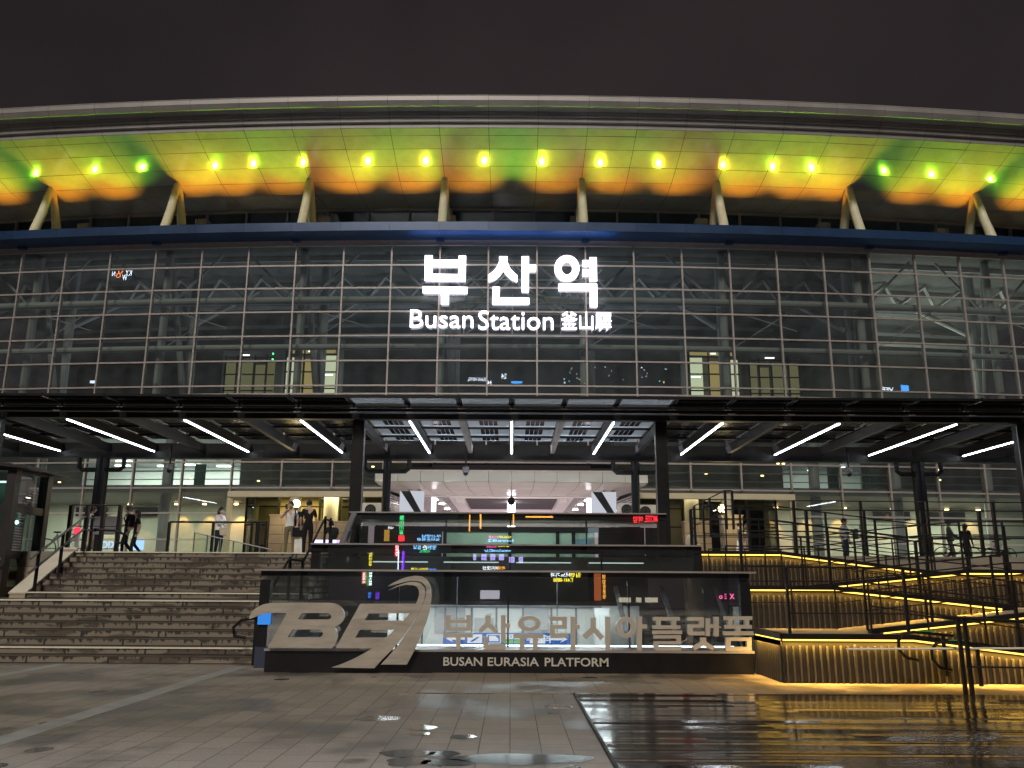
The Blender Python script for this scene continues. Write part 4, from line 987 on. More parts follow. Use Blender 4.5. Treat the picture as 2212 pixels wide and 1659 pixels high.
# ---- striped boards at the entrance
def board(x0, x1, y0, y1, D, label):
    a, b = at(x0, y1, D), at(x1, y0, D)
    t = thing('hanging_banner', label, 'banner', ((a.x+b.x)/2, D, a.z), 'striped banners at the station entrance')
    wd = b.x-a.x; h = b.z-a.z
    MB().box(-wd/2, wd/2, 0, .12, 0, h).build('board', emis('banner_glow_white', (.86, .90, 1.0), .62), t, local=True)  # white made to glow by itself to brighten the board
    MB().poly([(-wd*.46, -.004, h), (-wd*.08, -.004, h), (wd*.5, -.004, h*.10), (wd*.5, -.004, 0), (wd*.30, -.004, 0)]).build('stripe', pbr('banner_black', (.02, .02, .024), .4), t, local=True)
    ph = MB(); ph.box(-wd*.36, wd*.36, -.03, -.008, -.25, h*.20).build('phone_outline', BLACK, t, local=True, bevel=.03)
    MB().box(-wd*.33, wd*.33, -.036, -.031, -.25, h*.17).build('phone_face', MATS['banner_glow_white'], t, local=True)
    MB().box(-wd*.1, wd*.1, -.044, -.037, h*.07, h*.12).build('phone_notch', BLACK, t, local=True)
board(862, 916, 1061, 1120, 35.2, 'white board with a black diagonal stripe at the left of the lit entrance')
board(1279, 1331, 1063, 1122, 35.2, 'white board with a black diagonal stripe at the right of the lit entrance')

# ---- air-conditioner units
def acunit(x, y, D, label):
    p = at(x, y, D)
    t = thing('air_conditioner_unit', label, 'air conditioner', (p.x, D, PZ), 'air conditioner units beside the entrance')
    h = p.z-PZ+.3
    MB().box(-.42, .42, 0, .32, h-.62, h).build('casing', pbr('ac_casing', (.42, .42, .40), .5), t, local=True, bevel=.02)
    MB().box(-.36, .36, .04, .28, 0, h-.62).build('stand', BLACK, t, local=True)
    fm = MB()
    for k in range(20):
        a, b = 2*pi*k/20, 2*pi*(k+1)/20
        fm.poly([(-.06, -.006, h-.31), (-.06+.25*cos(b), -.006, h-.31+.25*sin(b)), (-.06+.25*cos(a), -.006, h-.31+.25*sin(a))][::-1])
    fm.build('fan_opening', BLACK, t, local=True)
    gm = MB()
    for r_ in (.08, .16, .24): gm.tube([(-.06+r_*cos(2*pi*k/16), -.02, h-.31+r_*sin(2*pi*k/16)) for k in range(17)], .006, 4)
    gm.build('fan_guard', GREYM, t, local=True)
acunit(803, 1101, 37.5, 'air conditioner unit nearest the left canopy post, left of the hood')
acunit(834, 1103, 37.6, 'air conditioner unit between the left post and the striped board')
acunit(1357, 1101, 37.5, 'air conditioner unit just right of the right striped board')
acunit(1397, 1105, 37.6, 'air conditioner unit right of the thin right post')

# ---- stone block walls beside the entrance
def blockwall(x0, x1, ytop, D, label, n=3):
    a, b = at(x0, ytop, D), at(x1, ytop, D)
    t = thing('stone_block_wall', label, 'wall', ((a.x+b.x)/2, D, PZ))
    h = a.z-PZ; m = max(2, int(h/.36)); wd = b.x-a.x
    mb = MB(); mb.box(-wd/2+.02, wd/2-.02, .03, .6, 0, h-.02, BLACK)
    for r_ in range(m):
        z0 = h*r_/m; k = max(1, int(round(wd/1.1))); off = (r_ % 2)*.5/k
        xs = [-wd/2]+[-wd/2+wd*min(1, (j+off)) for j in ([i/k for i in range(0 if off else 1, k)])]+[wd/2]
        for p, q in zip(xs[:-1], xs[1:]):
            mb.box(p+.008, q-.008, random.uniform(0, .012), .58, z0+.008, z0+h/m-.008)
    mb.build('masonry', STONEW, t, local=True)
    MB().box(-wd/2-.03, wd/2+.03, -.03, .63, h, h+.06).build('coping', STONEW, t, local=True)
blockwall(583, 640, 1114, 35.6, 'tall tan stone block pier below the left globe lamp')
blockwall(642, 752, 1128, 36.4, 'low tan stone block wall behind the person in black')
blockwall(1478, 1536, 1128, 36.4, 'low tan stone block wall right of the right front canopy post')
blockwall(1560, 1604, 1115, 35.6, 'tall tan stone block pier right of the right globe lamp')

# ---- globe lamps
GLB = emis('globe_glow', (1.0, .74, .34), 9)
def globe(x, y, r_, D, label):
    p = at(x, y, D)
    t = thing('globe_lamp', label, 'lamp', (p.x, D, PZ), 'glowing globe lamps')
    h = p.z-PZ
    MB().tube([(0, 0, 0), (0, 0, .12), (0, 0, h-r_-.05)], [.09, .05, .045], 12).build('post', GREYM, t, local=True)
    MB().tube([(0, 0, h-r_-.08), (0, 0, h-r_+.03)], .08, 14).build('collar', BLACK, t, local=True)
    MB().sphere((0, 0, h), r_, 24, 14).build('globe', GLB, t, local=True, smooth=True)
    L = bpy.data.lights.new('globe_light', 'POINT'); L.energy = 90; L.color = (1, .78, .40); L.shadow_soft_size = r_*1.1
    lo = bpy.data.objects.new('globe_light', L); COL.objects.link(lo); lo.parent = t; lo.location = (0, -.6, h+.1)
globe(640, 1088, .165, 35.0, 'glowing globe lamp behind the man on the phone')
globe(1560, 1099, .165, 35.0, 'glowing globe lamp above the ramp railings at the right')

# ================================================================== ZIGZAG RAMP
RPT = thing('zigzag_ramp', 'zigzag access ramp with ribbed dark walls and amber light strips', 'ramp', (8, 15, 0))
RIBW = pbr('ribbed_cladding', (.016, .015, .014), .5, .1, .22, 1.6, .08, 30, spec=.4)
RIBL = pbr('metal_batten', (.075, .068, .058), .45, .3, .2, 2, .05, 30)
DECKR = pbr('ramp_floor', (.34, .30, .24), .42, 0, .18, 1.4, .06, 30)
AMB = emis('amber_led', (1.0, .60, .10), 3.2)
X0R, X1R, X2R = 6.7, 10.4, 12.6
L5 = [(14.85, 16.55), (16.55, 18.25), (18.25, 19.95), (19.95, 21.65), (21.65, 23.48)]
def zl(k, x):
    if k == 0: return .72 if x < X0R else max(.02, .72-.116*(x-X0R))
    za, zb = ((0, 0), (.72, 1.12), (1.50, 1.12), (1.50, 1.88), (2.33, 1.88))[k]
    t = min(1, max(0, (x-X0R)/(X1R-X0R))); return za+(zb-za)*t
def lx(k): return 4.54 if k == 0 else 4.72
for k, (d0, d1) in enumerate(L5):
    xs = [lx(k), X0R, X1R, X2R] if k else [4.54, X0R, 12.9]
    for a, b in zip(xs[:-1], xs[1:]):
        z0, z1 = zl(k, a), zl(k, b)
        MB().hexa([(a, d0+.03, z0-.12), (b, d0+.03, z1-.12), (b, d1-.002, z1-.12), (a, d1-.002, z0-.12), (a, d0+.03, z0), (b, d0+.03, z1), (b, d1-.002, z1), (a, d1-.002, z0)]).build('deck', DECKR, RPT)
rr = random.Random(5)
def strip_light(p, q, w_per_m=24):
    p = Vector(p); q = Vector(q); L = bpy.data.lights.new('amber_strip_light', 'AREA'); L.shape = 'RECTANGLE'
    L.size = (q-p).length; L.size_y = .02; L.energy = w_per_m*L.size; L.color = (1, .56, .09)
    o = bpy.data.objects.new('amber_strip_light', L); COL.objects.link(o)
    d = (q-p).normalized(); z = Vector((0, .12, 1)).normalized() if abs(d.x) > .5 else Vector((.12, 0, 1)).normalized()
    y = z.cross(d).normalized(); z = d.cross(y)
    M = Matrix((d, y, z)).transposed().to_4x4(); M.translation = (p+q)/2; o.matrix_world = M; o.visible_glossy = False     # the strip's own mesh is what mirrors
def rwall(D, low, high, x0, x1, rib=.114, led=True):
    m = MB(); x = x0; n = max(1, int((x1-x0)/.6))
    xs = sorted(set([x0, x1]+[q for q in (X0R, X1R) if x0 < q < x1]))
    for a, b in zip(xs[:-1], xs[1:]):
        m.hexa([(a, D, min(low(a), high(a))-.1), (b, D, min(low(b), high(b))-.1), (b, D+.06, min(low(b), high(b))-.1), (a, D+.06, min(low(a), high(a))-.1), (a, D, high(a)-.06), (b, D, high(b)-.06), (b, D+.06, high(b)-.06), (a, D+.06, high(a)-.06)])
    x = x0+.06
    while x < x1-.03:
        h = high(x)-low(x)
        if h > .16: m.box(x-.013, x+.013, D-.035, D-.001, max(low(x)+.004, -.0), high(x)-.165+rr.uniform(-.006, .006), RIBL)
        x += rib
    x = x0+1.2
    while x < x1-.3:
        if high(x)-low(x) > .2: m.box(x-.02, x+.02, D-.045, D-.001, low(x), high(x)-.14, RIBL)
        x += 2.1
    m.build('ribbed_wall', RIBW, RPT)
    for a, b in zip(xs[:-1], xs[1:]):
        MB().bar((a, D-.03, high(a)-.012), (b, D-.03, high(b)-.012), .16, .085, up=Vector((0, 0, 1))).build('edge_coping', BLACK, RPT)
        if led:
            # keep the strip out of the corners where a wall runs out
            a2, b2 = a, b
            while high(a2)-low(a2) < .10 and a2 < b2: a2 += .05
            while high(b2)-low(b2) < .10 and b2 > a2: b2 -= .05
            if b2-a2 > .2: MB().bar((a2, D-.062, high(a2)-.068), (b2, D-.062, high(b2)-.068), .026, .026).build('led_strip', AMB, RPT); strip_light((a2, D-.064, high(a2)-.092), (b2, D-.064, high(b2)-.092), 40 if D < 15 else 15)
rwall(14.85, lambda x: 0, lambda x: zl(0, x)+.05, 4.54, 12.2)
rwall(16.55, lambda x: zl(0, x), lambda x: zl(1, x)+.05, X0R, X2R)
rwall(18.25, lambda x: zl(1, x), lambda x: zl(2, x)+.05, 4.72, X1R)
rwall(19.95, lambda x: zl(2, x), lambda x: zl(3, x)+.05, X0R, X2R)
rwall(21.65, lambda x: zl(3, x), lambda x: zl(4, x)+.05, 4.72, X1R)
# side face of the first landing
sd = MB().box(4.54, 4.60, 14.92, 16.9, 0, .70)
y = 14.98
while y < 16.85: sd.box(4.505, 4.539, y-.013, y+.013, 0, .60, RIBL); y += .114
sd.build('side_wall', RIBW, RPT)
MB().box(4.49, 4.66, 14.80, 16.9, .715, .80).build('edge_coping', BLACK, RPT)
MB().box(4.50, 4.52, 14.86, 16.3, .695, .712).build('led_strip', AMB, RPT); strip_light((4.495, 14.9, .68), (4.495, 16.2, .68), 24)

# ---- railings
def railing(label, pts, h=1.1, rails=(1.1, .75, .40), sp=1.25, pr=.022, rr_=.012, group='black ramp railings', cat='railing', mat=None, name='ramp_railing', end=None):
    mat = mat or BLACK
    t = thing(name, label, cat, pts[0], group)
    pts = [Vector(p) for p in pts]
    for a, b in zip(pts[:-1], pts[1:]):
        L = (b-a).length; n = max(1, int(round(L/sp)))
        for k in range(n+(b is pts[-1])):
            p = a.lerp(b, k/n)
            MB().box(p.x-pr, p.x+pr, p.y-pr*1.4, p.y+pr*1.4, p.z, p.z+h-.01).build('post', mat, t)
    for z in rails:
        ps = [p+Vector((0, 0, z)) for p in pts]
        MB().tube(ps, rr_ if z < h else rr_*1.35, 8).build('rail', mat, t)
    return t
def lane_pts(k, D, x0, x1, off=.05):
    return [(x, D, zl(k, x)+off) for x in [x0]+[q for q in (X0R, X1R) if x0+.1 < q < x1-.1]+[x1]]
railing('lowest black ramp railing along the front wall nearest the plaza', lane_pts(0, 14.90, 4.7, 11.8), 1.12, (1.12, .72, .36), 1.9, .02)
railing('black railing between the two lowest lanes of the ramp', lane_pts(1, 16.6, X0R, 12.4), 1.12, (1.12, .72, .36), 1.45, .016)
railing('black railing on the middle ramp wall above the first landing', lane_pts(2, 18.3, 4.85, X1R), 1.15, (1.15, .78, .42), 1.5, .024)
railing('black railing between the two upper lanes of the ramp', lane_pts(3, 20.0, X0R, 12.4), 1.12, (1.12, .78, .42), 1.3, .016)
railing('black railing along the topmost amber lit ramp wall', lane_pts(4, 21.7, 4.85, 12.4), 1.15, (1.15, .80, .45), 1.2, .022)
railing('slim black handrail on the inner side of the lowest ramp lane', [(X0R, 16.42, zl(0, X0R)), (12.0, 16.42, zl(0, 12.0))], .92, (.92, .5), 1.1, .013, .011)
railing('slim black handrail on the inner side of the second ramp lane', lane_pts(1, 18.12, 4.9, 12.3, 0), .95, (.95, .52), 1.0, .013, .011)
railing('slim black handrail on the inner side of the third ramp lane', lane_pts(2, 19.82, 4.9, X1R, 0), .95, (.95, .52), .9, .013, .011)
railing('slim black handrail on the inner side of the fourth ramp lane', lane_pts(3, 21.52, 4.9, 12.3, 0), .95, (.95, .52), 1.0, .013, .011)
railing('slim black handrail on the inner side of the topmost ramp lane', lane_pts(4, 23.3, 4.9, 12.3, 0), 1.0, (1.0, .55), .95, .014, .012)
railing('tall black railing on the forecourt edge behind the ramp', [(4.95, 23.7, PZ), (14.5, 23.7, PZ)], 1.25, (1.25, .85, .5), 1.6, .035)
railing('slim black railing deeper on the forecourt behind the ramp', [(8.2, 24.9, PZ), (20, 25.3, PZ)], 1.62, (1.62, 1.1, .6), 2.1, .035)
railing('stepped black handrail beside the right front canopy post', [(5.2, 24.4, PZ+.3), (6.1, 24.4, PZ+.75), (6.3, 24.4, PZ+.75)], 1.1, (1.1, .55), .55, .03)
# hooked handrail ends with green raised-dot plates
GP = pbr('green_plate', (.05, .30, .08), .4)
def hook(x, y, D, label):
    p = at(x, y, D); t = thing('handrail_hook', label, 'handrail', tuple(p), 'hooked ramp handrail ends')
    MB().tube([(.75, 0, .02), (.12, 0, .08), (-.06, 0, .05), (-.15, 0, -.06), (-.15, 0, -.2), (-.05, 0, -.32), (.14, 0, -.36)], .026, 10).build('rail_end', BLACK, t, local=True, smooth=True)
    MB().box(.12, .46, -.032, .032, .085, .10).build('tactile_plate', GP, t, local=True)
    MB().box(.55, .60, -.02, .02, -.6, .03).build('post', BLACK, t, local=True)
hook(1960, 1376, 14.3, 'hooked handrail end with green plate, left of the pair on the ramp')
hook(2032, 1396, 14.1, 'hooked handrail end with green plate, right of the pair on the ramp')
q = on_ground(2094, 1504)
t = thing('handrail_post', 'twin black handrail posts standing on the plaza at far right', 'handrail', tuple(q), None)
for dx in (-.05, .05): MB().box(q.x+dx-.022, q.x+dx+.022, q.y-.03, q.y+.03, 0, 1.15).build('post', BLACK, t)
MB().tube([(q.x-1.55, q.y+.6, .62), (q.x+1.6, q.y-.1, .70)], .016, 8).build('rail', NOSE, t)
MB().tube([(q.x-.3, q.y, 1.14), (q.x+2.2, q.y-.2, 1.0)], .026, 8).build('rail', BLACK, t)
MB().tube([(q.x, q.y, .42), (q.x+2.2, q.y-.2, .40)], .014, 8).build('rail', BLACK, t)

# ---- railings and lift on the left
def xz(x, y, D): return at(x, y, D)
t = railing('tall black railing at the head of the stair by the lift', [(-12.6, 24.6, PZ), (-11.2, 24.6, PZ)], 1.35, (1.35, .75, .12), .55, .045, group='forecourt railings', name='forecourt_railing')
railing('black railing across the forecourt behind the couple', [(-10.9, 27.5, PZ), (-8.1, 27.5, PZ)], 1.08, (1.08,), 1.25, .035, .024, group='forecourt railings', name='forecourt_railing')
railing('short black railing ending where the glass balustrade begins', [(-8.05, 26.8, PZ), (-7.6, 26.8, PZ)], 1.05, (1.05, .1), .22, .035, .022, group='forecourt railings', name='forecourt_railing')
sh = thing('stair_handrail', 'double metal handrail climbing the left edge of the stair', 'handrail', (-11.55, 21.3, 8*RZ))
for h0 in (.92, .58):
    MB().tube([(-11.55, 20.9, 8*RZ+h0), (-11.55, 23.3, PZ+h0), (-11.55, 24.0, PZ+h0)], .028, 8).build('rail', GREYM, sh)
for y0, z0 in ((21.25, 8*RZ+.15), (22.3, 8*RZ+.6), (23.4, PZ), (23.75, PZ)):
    MB().box(-11.58, -11.52, y0-.03, y0+.03, z0, z0+1.0).build('post', BLACK, sh)
MB().tube([(-11.55, 23.9, PZ+.62), (-11.0, 24.0, PZ+.60), (-10.75, 24.0, PZ+.5), (-10.75, 24.0, PZ+.28), (-10.95, 24.0, PZ+.24)], .035, 8).build('rail_end', BLACK, sh)
sh = thing('pavilion_handrail', 'black handrail rising along the stair beside the glass pavilion', 'handrail', (-4.95, 18, 0))
MB().tube([(-5.05, 17.5, .95), (-5.05, 19.8, 2.1), (-5.05, 21.2, 2.1), (-5.05, 23.3, PZ+.9), (-5.05, 24.1, PZ+.9)], .030, 8).build('rail', BLACK, sh)
for y0, z0 in ((17.55, 0), (19.9, 8*RZ), (21.1, 8*RZ), (23.4, PZ), (24.1, PZ)):
    MB().box(-5.08, -5.02, y0-.03, y0+.03, z0, z0+.98).build('post', BLACK, sh)
MB().tube([(-5.05, 17.5, .9), (-5.3, 17.4, .86), (-5.45, 17.4, .72), (-5.42, 17.4, .56), (-5.2, 17.45, .52)], .03, 8).build('rail_end', BLACK, sh)
st_ = thing('escalator_balustrade', 'sloping grey escalator balustrade beside the left canopy post', 'balustrade', (-5.9, 25, PZ))
a, b = at(735, 1183, 24.6), at(763, 1107, 25.2)
MB().bar((a.x, 24.6, a.z), (b.x, 25.4, b.z), .16, .06).build('cap_rail', GREYM, st_)
MB().bar((a.x+.2, 24.6, a.z), (b.x-.05, 25.3, b.z-.5), .05, .04).build('inner_rail', GREYM, st_)
MB().box(a.x-.2, b.x+.1, 24.7, 25.3, PZ, a.z+.05).build('skirt', DARKB, st_)
# glass balustrade of the stair well left of the stone pier
BG = glass('balustrade_glass', (.8, .92, .86), .08, 1.0)
gb = thing('glass_balustrade', 'sloping glass balustrade with steel posts between railing and stone pier', 'balustrade', (-7.9, 26.2, PZ))
a, b = at(419, 1150, 26.2), at(588, 1188, 26.2)
MB().tube([(a.x, 26.2, a.z), (b.x, 26.2, b.z)], .018, 8).build('top_rail', GREYM, gb)
MB().poly([(a.x, 26.2, PZ), (b.x, 26.2, PZ), (b.x, 26.2, b.z-.03), (a.x, 26.2, a.z-.03)]).build('glass_panel', BG, gb)
for k in range(7):
    x = a.x+(b.x-a.x)*k/6; z = a.z+(b.z-a.z)*k/6
    MB().tube([(x, 26.26, PZ), (x, 26.26, z)], .022, 8).build('post', STEEL, gb)
# lift shaft
LFT = thing('glass_lift', 'dark framed glass lift shaft with slanted roof at far left', 'lift', (-14, 24, 8*RZ))
lf = MB(); lx0, lx1, ly0, ly1, lz0, lz1 = -15.6, -13.2, 22.6, 24.2, 8*RZ, 4.55
for x, y in ((lx0, ly0), (lx1, ly0), (lx0, ly1), (lx1, ly1)): lf.box(x-.12, x+.12, y-.12, y+.12, lz0, lz1+.02)
for z in (lz0+.05, 2.15, 3.35, lz1-.12):
    lf.box(lx0+.12, lx1-.12, ly0-.10, ly0+.06, z, z+.2); lf.box(lx1-.06, lx1+.10, ly0+.12, ly1-.12, z, z+.2); lf.box(lx0-.06, lx0+.10, ly0+.12, ly1-.12, z, z+.2)
lf.box(-14.25, -14.15, ly0-.11, ly0+.05, lz0, lz1-.1); lf.build('frame', pbr('lift_frame', (.022, .019, .022), .45, 0, .2), LFT)
LG = glass('lift_glass', (.50, .62, .58), .13, 1.2)
MB().poly([(lx0, ly0, lz0), (lx1, ly0, lz0), (lx1, ly0, lz1), (lx0, ly0, lz1)]).build('front_glass', LG, LFT)
MB().poly([(lx1, ly0, lz0), (lx1, ly1, lz0), (lx1, ly1, lz1), (lx1, ly0, lz1)]).build('side_glass', LG, LFT)
MB().hexa([(lx0-.3, ly0-.35, lz1+.22), (lx1+.55, ly0-.35, lz1-.10), (lx1+.55, ly1+.2, lz1-.10), (lx0-.3, ly1+.3, lz1+.22), (lx0-.3, ly0-.35, lz1+.30), (lx1+.55, ly0-.35, lz1-.04), (lx1+.55, ly1+.2, lz1-.04), (lx0-.3, ly1+.3, lz1+.30)]).build('roof', MATS['lift_frame'], LFT)
MB().box(lx0+.2, lx1-.3, ly1-.5, ly1-.3, lz0, lz1-.3).build('lift_car_wall', pbr('lift_teal', (.14, .26, .23), .4, 0, .2, .8), LFT)
MB().box(lx0-3, lx1+.2, ly0-.3, ly0-.12, lz0-.0, 2.0).build('base_cladding', pbr('lift_base', (.028, .022, .022), .5), LFT)
MB().sphere((-13.6, 23.7, 3.15), .05, 8, 6).build('indicator_lamp', emis('lift_lamp', (.4, 1, .9), 12, False), LFT)
MB().tube([(-19, 22.0, 2.15), (-12.9, 22.0, 2.12)], .03, 8).build('guard_rail', GREYM, LFT)
MB().box(-15.2, -13.6, 23.3, 23.4, 4.2, 4.24).build('ceiling_light', emis('lift_light', (.7, 1, .88), 3), LFT)
# ================================================================== THE STREET BEHIND THE CAMERA (seen mirrored in the glass)
YCITY = -44.0
def mir(x, y, Dg, Y=YCITY): 
    p = at(x, y, 2*Dg-Y); return p.x, p.z
CITYM = [pbr('city_wall_dark', (.035, .033, .036), .7), pbr('city_wall_brown', (.06, .048, .042), .7), pbr('city_wall_grey', (.07, .07, .075), .7)]
WINL = [emis('city_window_warm', (1, .78, .45), .8, False), emis('city_window_cool', (.75, .9, 1), .7, False)]
rr = random.Random(21)
for k, (x0, x1, h, m) in enumerate(((-46, -31, 26, 1), (-30, -19, 33, 0), (-18.4, -6, 22, 2), (-5.4, 7, 18, 0), (7.6, 19, 24, 1), (19.6, 33, 30, 2), (33.5, 47, 22, 0))):
    words = ['brown office block at far left of the street', 'tall dark block across the street, second from left', 'grey block across the street with vertical shop signs', 'low dark block straight across the street', 'brown block across the street right of the low one', 'tall grey block across the street at the right', 'dark block at far right of the street'][k]
    t = thing('city_building', words, 'building', ((x0+x1)/2, YCITY-1, 0), 'buildings across the street mirrored in the glass')
    MB().box(x0, x1, YCITY-14, YCITY-1, 0, h).build('wall', CITYM[m], t)
    wi = 0
    for fl_ in range(2, int(h/3.4)):
        for c in range(int((x1-x0)/2.2)):
            if rr.random() < (.10 if fl_ < 5 else .06):
                x = x0+1.0+c*2.2; MB().box(x, x+1.2, YCITY-.99, YCITY-.97, fl_*3.3, fl_*3.3+1.1).build('window', rr.choice(WINL), t); wi += 1
def neon(name, c, k=1.6): return emis('neon_'+name, c, k*1.9, False)
NR, NB_, NY, NW, NP, NG, NO, NV, NC = neon('red', (1, .03, .04), 4), neon('blue', (.04, .22, 1), 4), neon('yellow', (1, .85, .05), 3.2), neon('white', (.85, .95, 1), 3.6), neon('pink', (1, .12, .35), 3.4), neon('green', (.05, .8, .2), 2.4), neon('orange', (1, .42, .06), 3.2), neon('violet', (.25, .05, 1), 3), neon('cyan', (.25, .6, 1), 3.4)
def shop_sign(items, label, Y=YCITY, backing=None):
    """items: (kind, box x0 y0 x1 y1 in the photo, pane depth, text, material)"""
    t = None
    for (x0, y0, x1, y1, Dg, txt, mat) in items:
        a = mir(x0, (y0+y1)/2, Dg, Y); b = mir(x1, (y0+y1)/2, Dg, Y); c = mir((x0+x1)/2, y1, Dg, Y); d = mir((x0+x1)/2, y0, Dg, Y)
        X0, X1, Z0, Z1 = min(a[0], b[0]), max(a[0], b[0]), c[1], d[1]
        if t is None: t = thing('shop_sign', label, 'shop sign', ((X0+X1)/2, Y, Z0), 'lit shop signs across the street')
        if txt is None: MB().box(X0, X1, Y-.1, Y, Z0, Z1).build('light_box', mat, t)
        elif len(txt) > 1 and txt[0] == '|':
            m = MB(); n = len(txt)-1
            for i, ch in enumerate(txt[1:]):
                zz = Z1-(Z1-Z0)*(i+.94)/n; text_at(m, ch, X0, X1, zz, zz+(Z1-Z0)*.86/n, Y+.05, +1, .05, .01)
            m.build('lettering', mat, t)
        else: text_at(MB(), txt, X0, X1, Z0, Z1, Y+.05, +1, .05, .012).build('lettering', mat, t)
    return t
G1, G2, G3, GF = 16.96, 21.11, 25.81, 40.02
def c7(x0, y0, x1, y1): return (*C7(x0, y0), *C7(x1, y1))
def c6(x0, y0, x1, y1): return (*C6(x0, y0), *C6(x1, y1))
C3 = lambda x, y: ((1800+x/2.212)/1.8228, (1500+y/2.212)/1.8228)
C2 = lambda x, y: ((900+x/2.212)/1.8228, (1500+y/2.212)/1.8228)
def c3(x0, y0, x1, y1): return (*C3(x0, y0), *C3(x1, y1))
def c2(x0, y0, x1, y1): return (*C2(x0, y0), *C2(x1, y1))
shop_sign([(*c7(795, 264, 925, 292), G1, '비뇨기과', NW), (*c7(925, 264, 1000, 294), G1, '길맨', NY), (*c7(815, 300, 950, 325), G1, 'T.441-8888', NY)], 'white and yellow clinic sign with a telephone number mirrored above the letters')
shop_sign([(*c7(770, 468, 1008, 494), G1, 'PARIS BAGUETTE', NW)], 'white bakery sign mirrored below the clinic sign')
shop_sign([(*c7(1455, 506, 1535, 538), G1, 'GS25', NC)], 'blue white convenience store sign mirrored above the steel letters')
shop_sign([(*c7(1088, 268, 1135, 450), G1, None, neon('banner_orange', (.9, .22, .06), .7)), (*c7(1145, 275, 1165, 440), G1, '|영업중환영', NO)], 'tall orange lit banner mirrored right of the clinic sign')
for k, (a, b) in enumerate(((1255, 1335), (1370, 1405), (1430, 1515))):
    shop_sign([(*c7(a, 430, b, 478), G1, None, neon('window_strip', (1, .9, .65), .9))], ('leftmost', 'narrow middle', 'rightmost')[k]+' bright window of the row mirrored beside the orange banner')
shop_sign([(*c7(1925, 405, 2028, 440), G1, 'X E o', NP), (*c7(1930, 475, 2010, 497), G1, 'PLACE', NW)], 'pink neon sign mirrored at the right end of the glass')
shop_sign([(*c7(325, 382, 455, 440), G1, None, neon('shop_front', (.8, .75, .85), 1.1))], 'bright shop front mirrored behind the first steel letters')
for k, x in enumerate((655, 697, 745, 795, 865, 930, 975, 1005, 1060)):
    q = mir(*C7(x, 517), G1); b_ = MB().sphere((q[0], YCITY, q[1]), .16, 10, 6).build('festoon_bulb', NO); tag(b_, 'small orange bulb of a string mirrored just above the steel letters', 'light bulb', 'orange festoon bulbs')
shop_sign([(*c6(955, 205, 990, 300), G1, None, neon('panel_coral', (1, .25, .12), 1.3)), (*c6(962, 210, 982, 295), G1, '|포장마차', NW)], 'coral vertical sign mirrored above the monogram')
shop_sign([(*c6(996, 205, 1012, 318), G1, None, neon('panel_green', (.03, .55, .12), 1.3)), (*c6(1014, 205, 1034, 312), G1, '|MIAMI', NW)], 'green and white vertical sign reading MIAMI mirrored beside the coral one')
shop_sign([(*c6(1065, 366, 1092, 420), G1, '|DOO', NV)], 'small violet vertical sign mirrored above the monogram')
shop_sign([(*c6(1005, 365, 1030, 415), G1, '|약국', NB_)], 'small blue vertical sign mirrored left of the violet one')
shop_sign([(*c6(1012, 45, 1036, 160), G2, '|노래연습장', NY)], 'thin yellow vertical sign mirrored in the middle tier')
shop_sign([(*c6(1218, -15, 1244, 80), G2, None, NR), (*c2(1455, 1410, 1480, 1530), G2, '|HOWAY', NW)], 'red vertical sign with white letters mirrored in the middle tier')
shop_sign([(*c6(1272, 40, 1290, 190), G2, None, NV)], 'slim violet light line mirrored in the middle tier')
shop_sign([(*c6(1240, 30, 1246, 190), G2, None, NW)], 'thin white light line mirrored in the middle tier')
shop_sign([(*c2(1608, 1425, 1680, 1468), G2, '성모', NC), (*c2(1690, 1425, 1735, 1468), G2, '손', NW), (*c2(1740, 1425, 1808, 1468), G2, '병원', NC), (*c2(1665, 1472, 1755, 1494), G2, 'HOSPITAL', NG)], 'light blue hospital sign mirrored in the middle tier')
shop_sign([(*c3(255, 1425, 345, 1452), G2, '성인용품', NP), (*c3(345, 1422, 455, 1446), G2, 'SHOP', NY), (*c3(235, 1464, 470, 1490), G2, 'www.love82.kr', NC)], 'pink, yellow and blue shop sign mirrored in the middle tier')
for k, (a, b) in enumerate(((278, 298), (333, 367), (392, 425), (450, 484), (518, 555), (583, 612))):
    shop_sign([(*c7(a, 140 if k < 4 else 158, b, 180 if k < 4 else 196), G2, None, neon('box_lilac', (.62, .60, 1), 1.8)), (*c7(a+5, 147 if k < 4 else 164, b-5, 174 if k < 4 else 190), G2, '담돔풍인셈역'[k], NV)], ('first', 'second', 'third', 'fourth', 'fifth', 'sixth')[k]+' small lilac letter box from the left mirrored in the middle tier')
shop_sign([(*c7(342, 220, 440, 245), G2, '바디풋샵', NW), (*c7(442, 220, 490, 245), G2, '라메', NO)], 'white and orange massage sign mirrored low in the middle tier')
shop_sign([(*c6(1345, 172, 1480, 195), G2, '길비뇨기과', NY), (*c6(1485, 178, 1545, 192), G2, '의원', NB_)], 'yellow sign mirrored low in the middle tier left of centre')
shop_sign([(*c3(1530, 1178, 1620, 1236), G3, '역앞', NR), (*c3(1632, 1172, 1742, 1230), G3, 'MOTEL', NR)], 'red neon motel sign mirrored in the top tier')
shop_sign([(*c2(1480, 1160, 1535, 1345), G3, None, neon('panel_black', (.03, .03, .04), 1)), (*c2(1490, 1170, 1525, 1340), G3, '|Immi', NG), (*c2(1480, 1345, 1530, 1395), G3, None, NR)], 'green script sign over a red box mirrored in the top tier')
for k, (x0, y0, x1, y1) in enumerate((c2(2094, 1165, 2104, 1310), c3(197, 1160, 211, 1285), c3(485, 1160, 496, 1255))):
    shop_sign([(x0, y0, x1, y1, G3, None, NO)], ('leftmost', 'middle', 'rightmost')[k]+' of three orange light bars mirrored in the top tier')
shop_sign([(*c3(596, 1177, 836, 1190), G3, None, NO)], 'level orange light bar mirrored in the top tier')
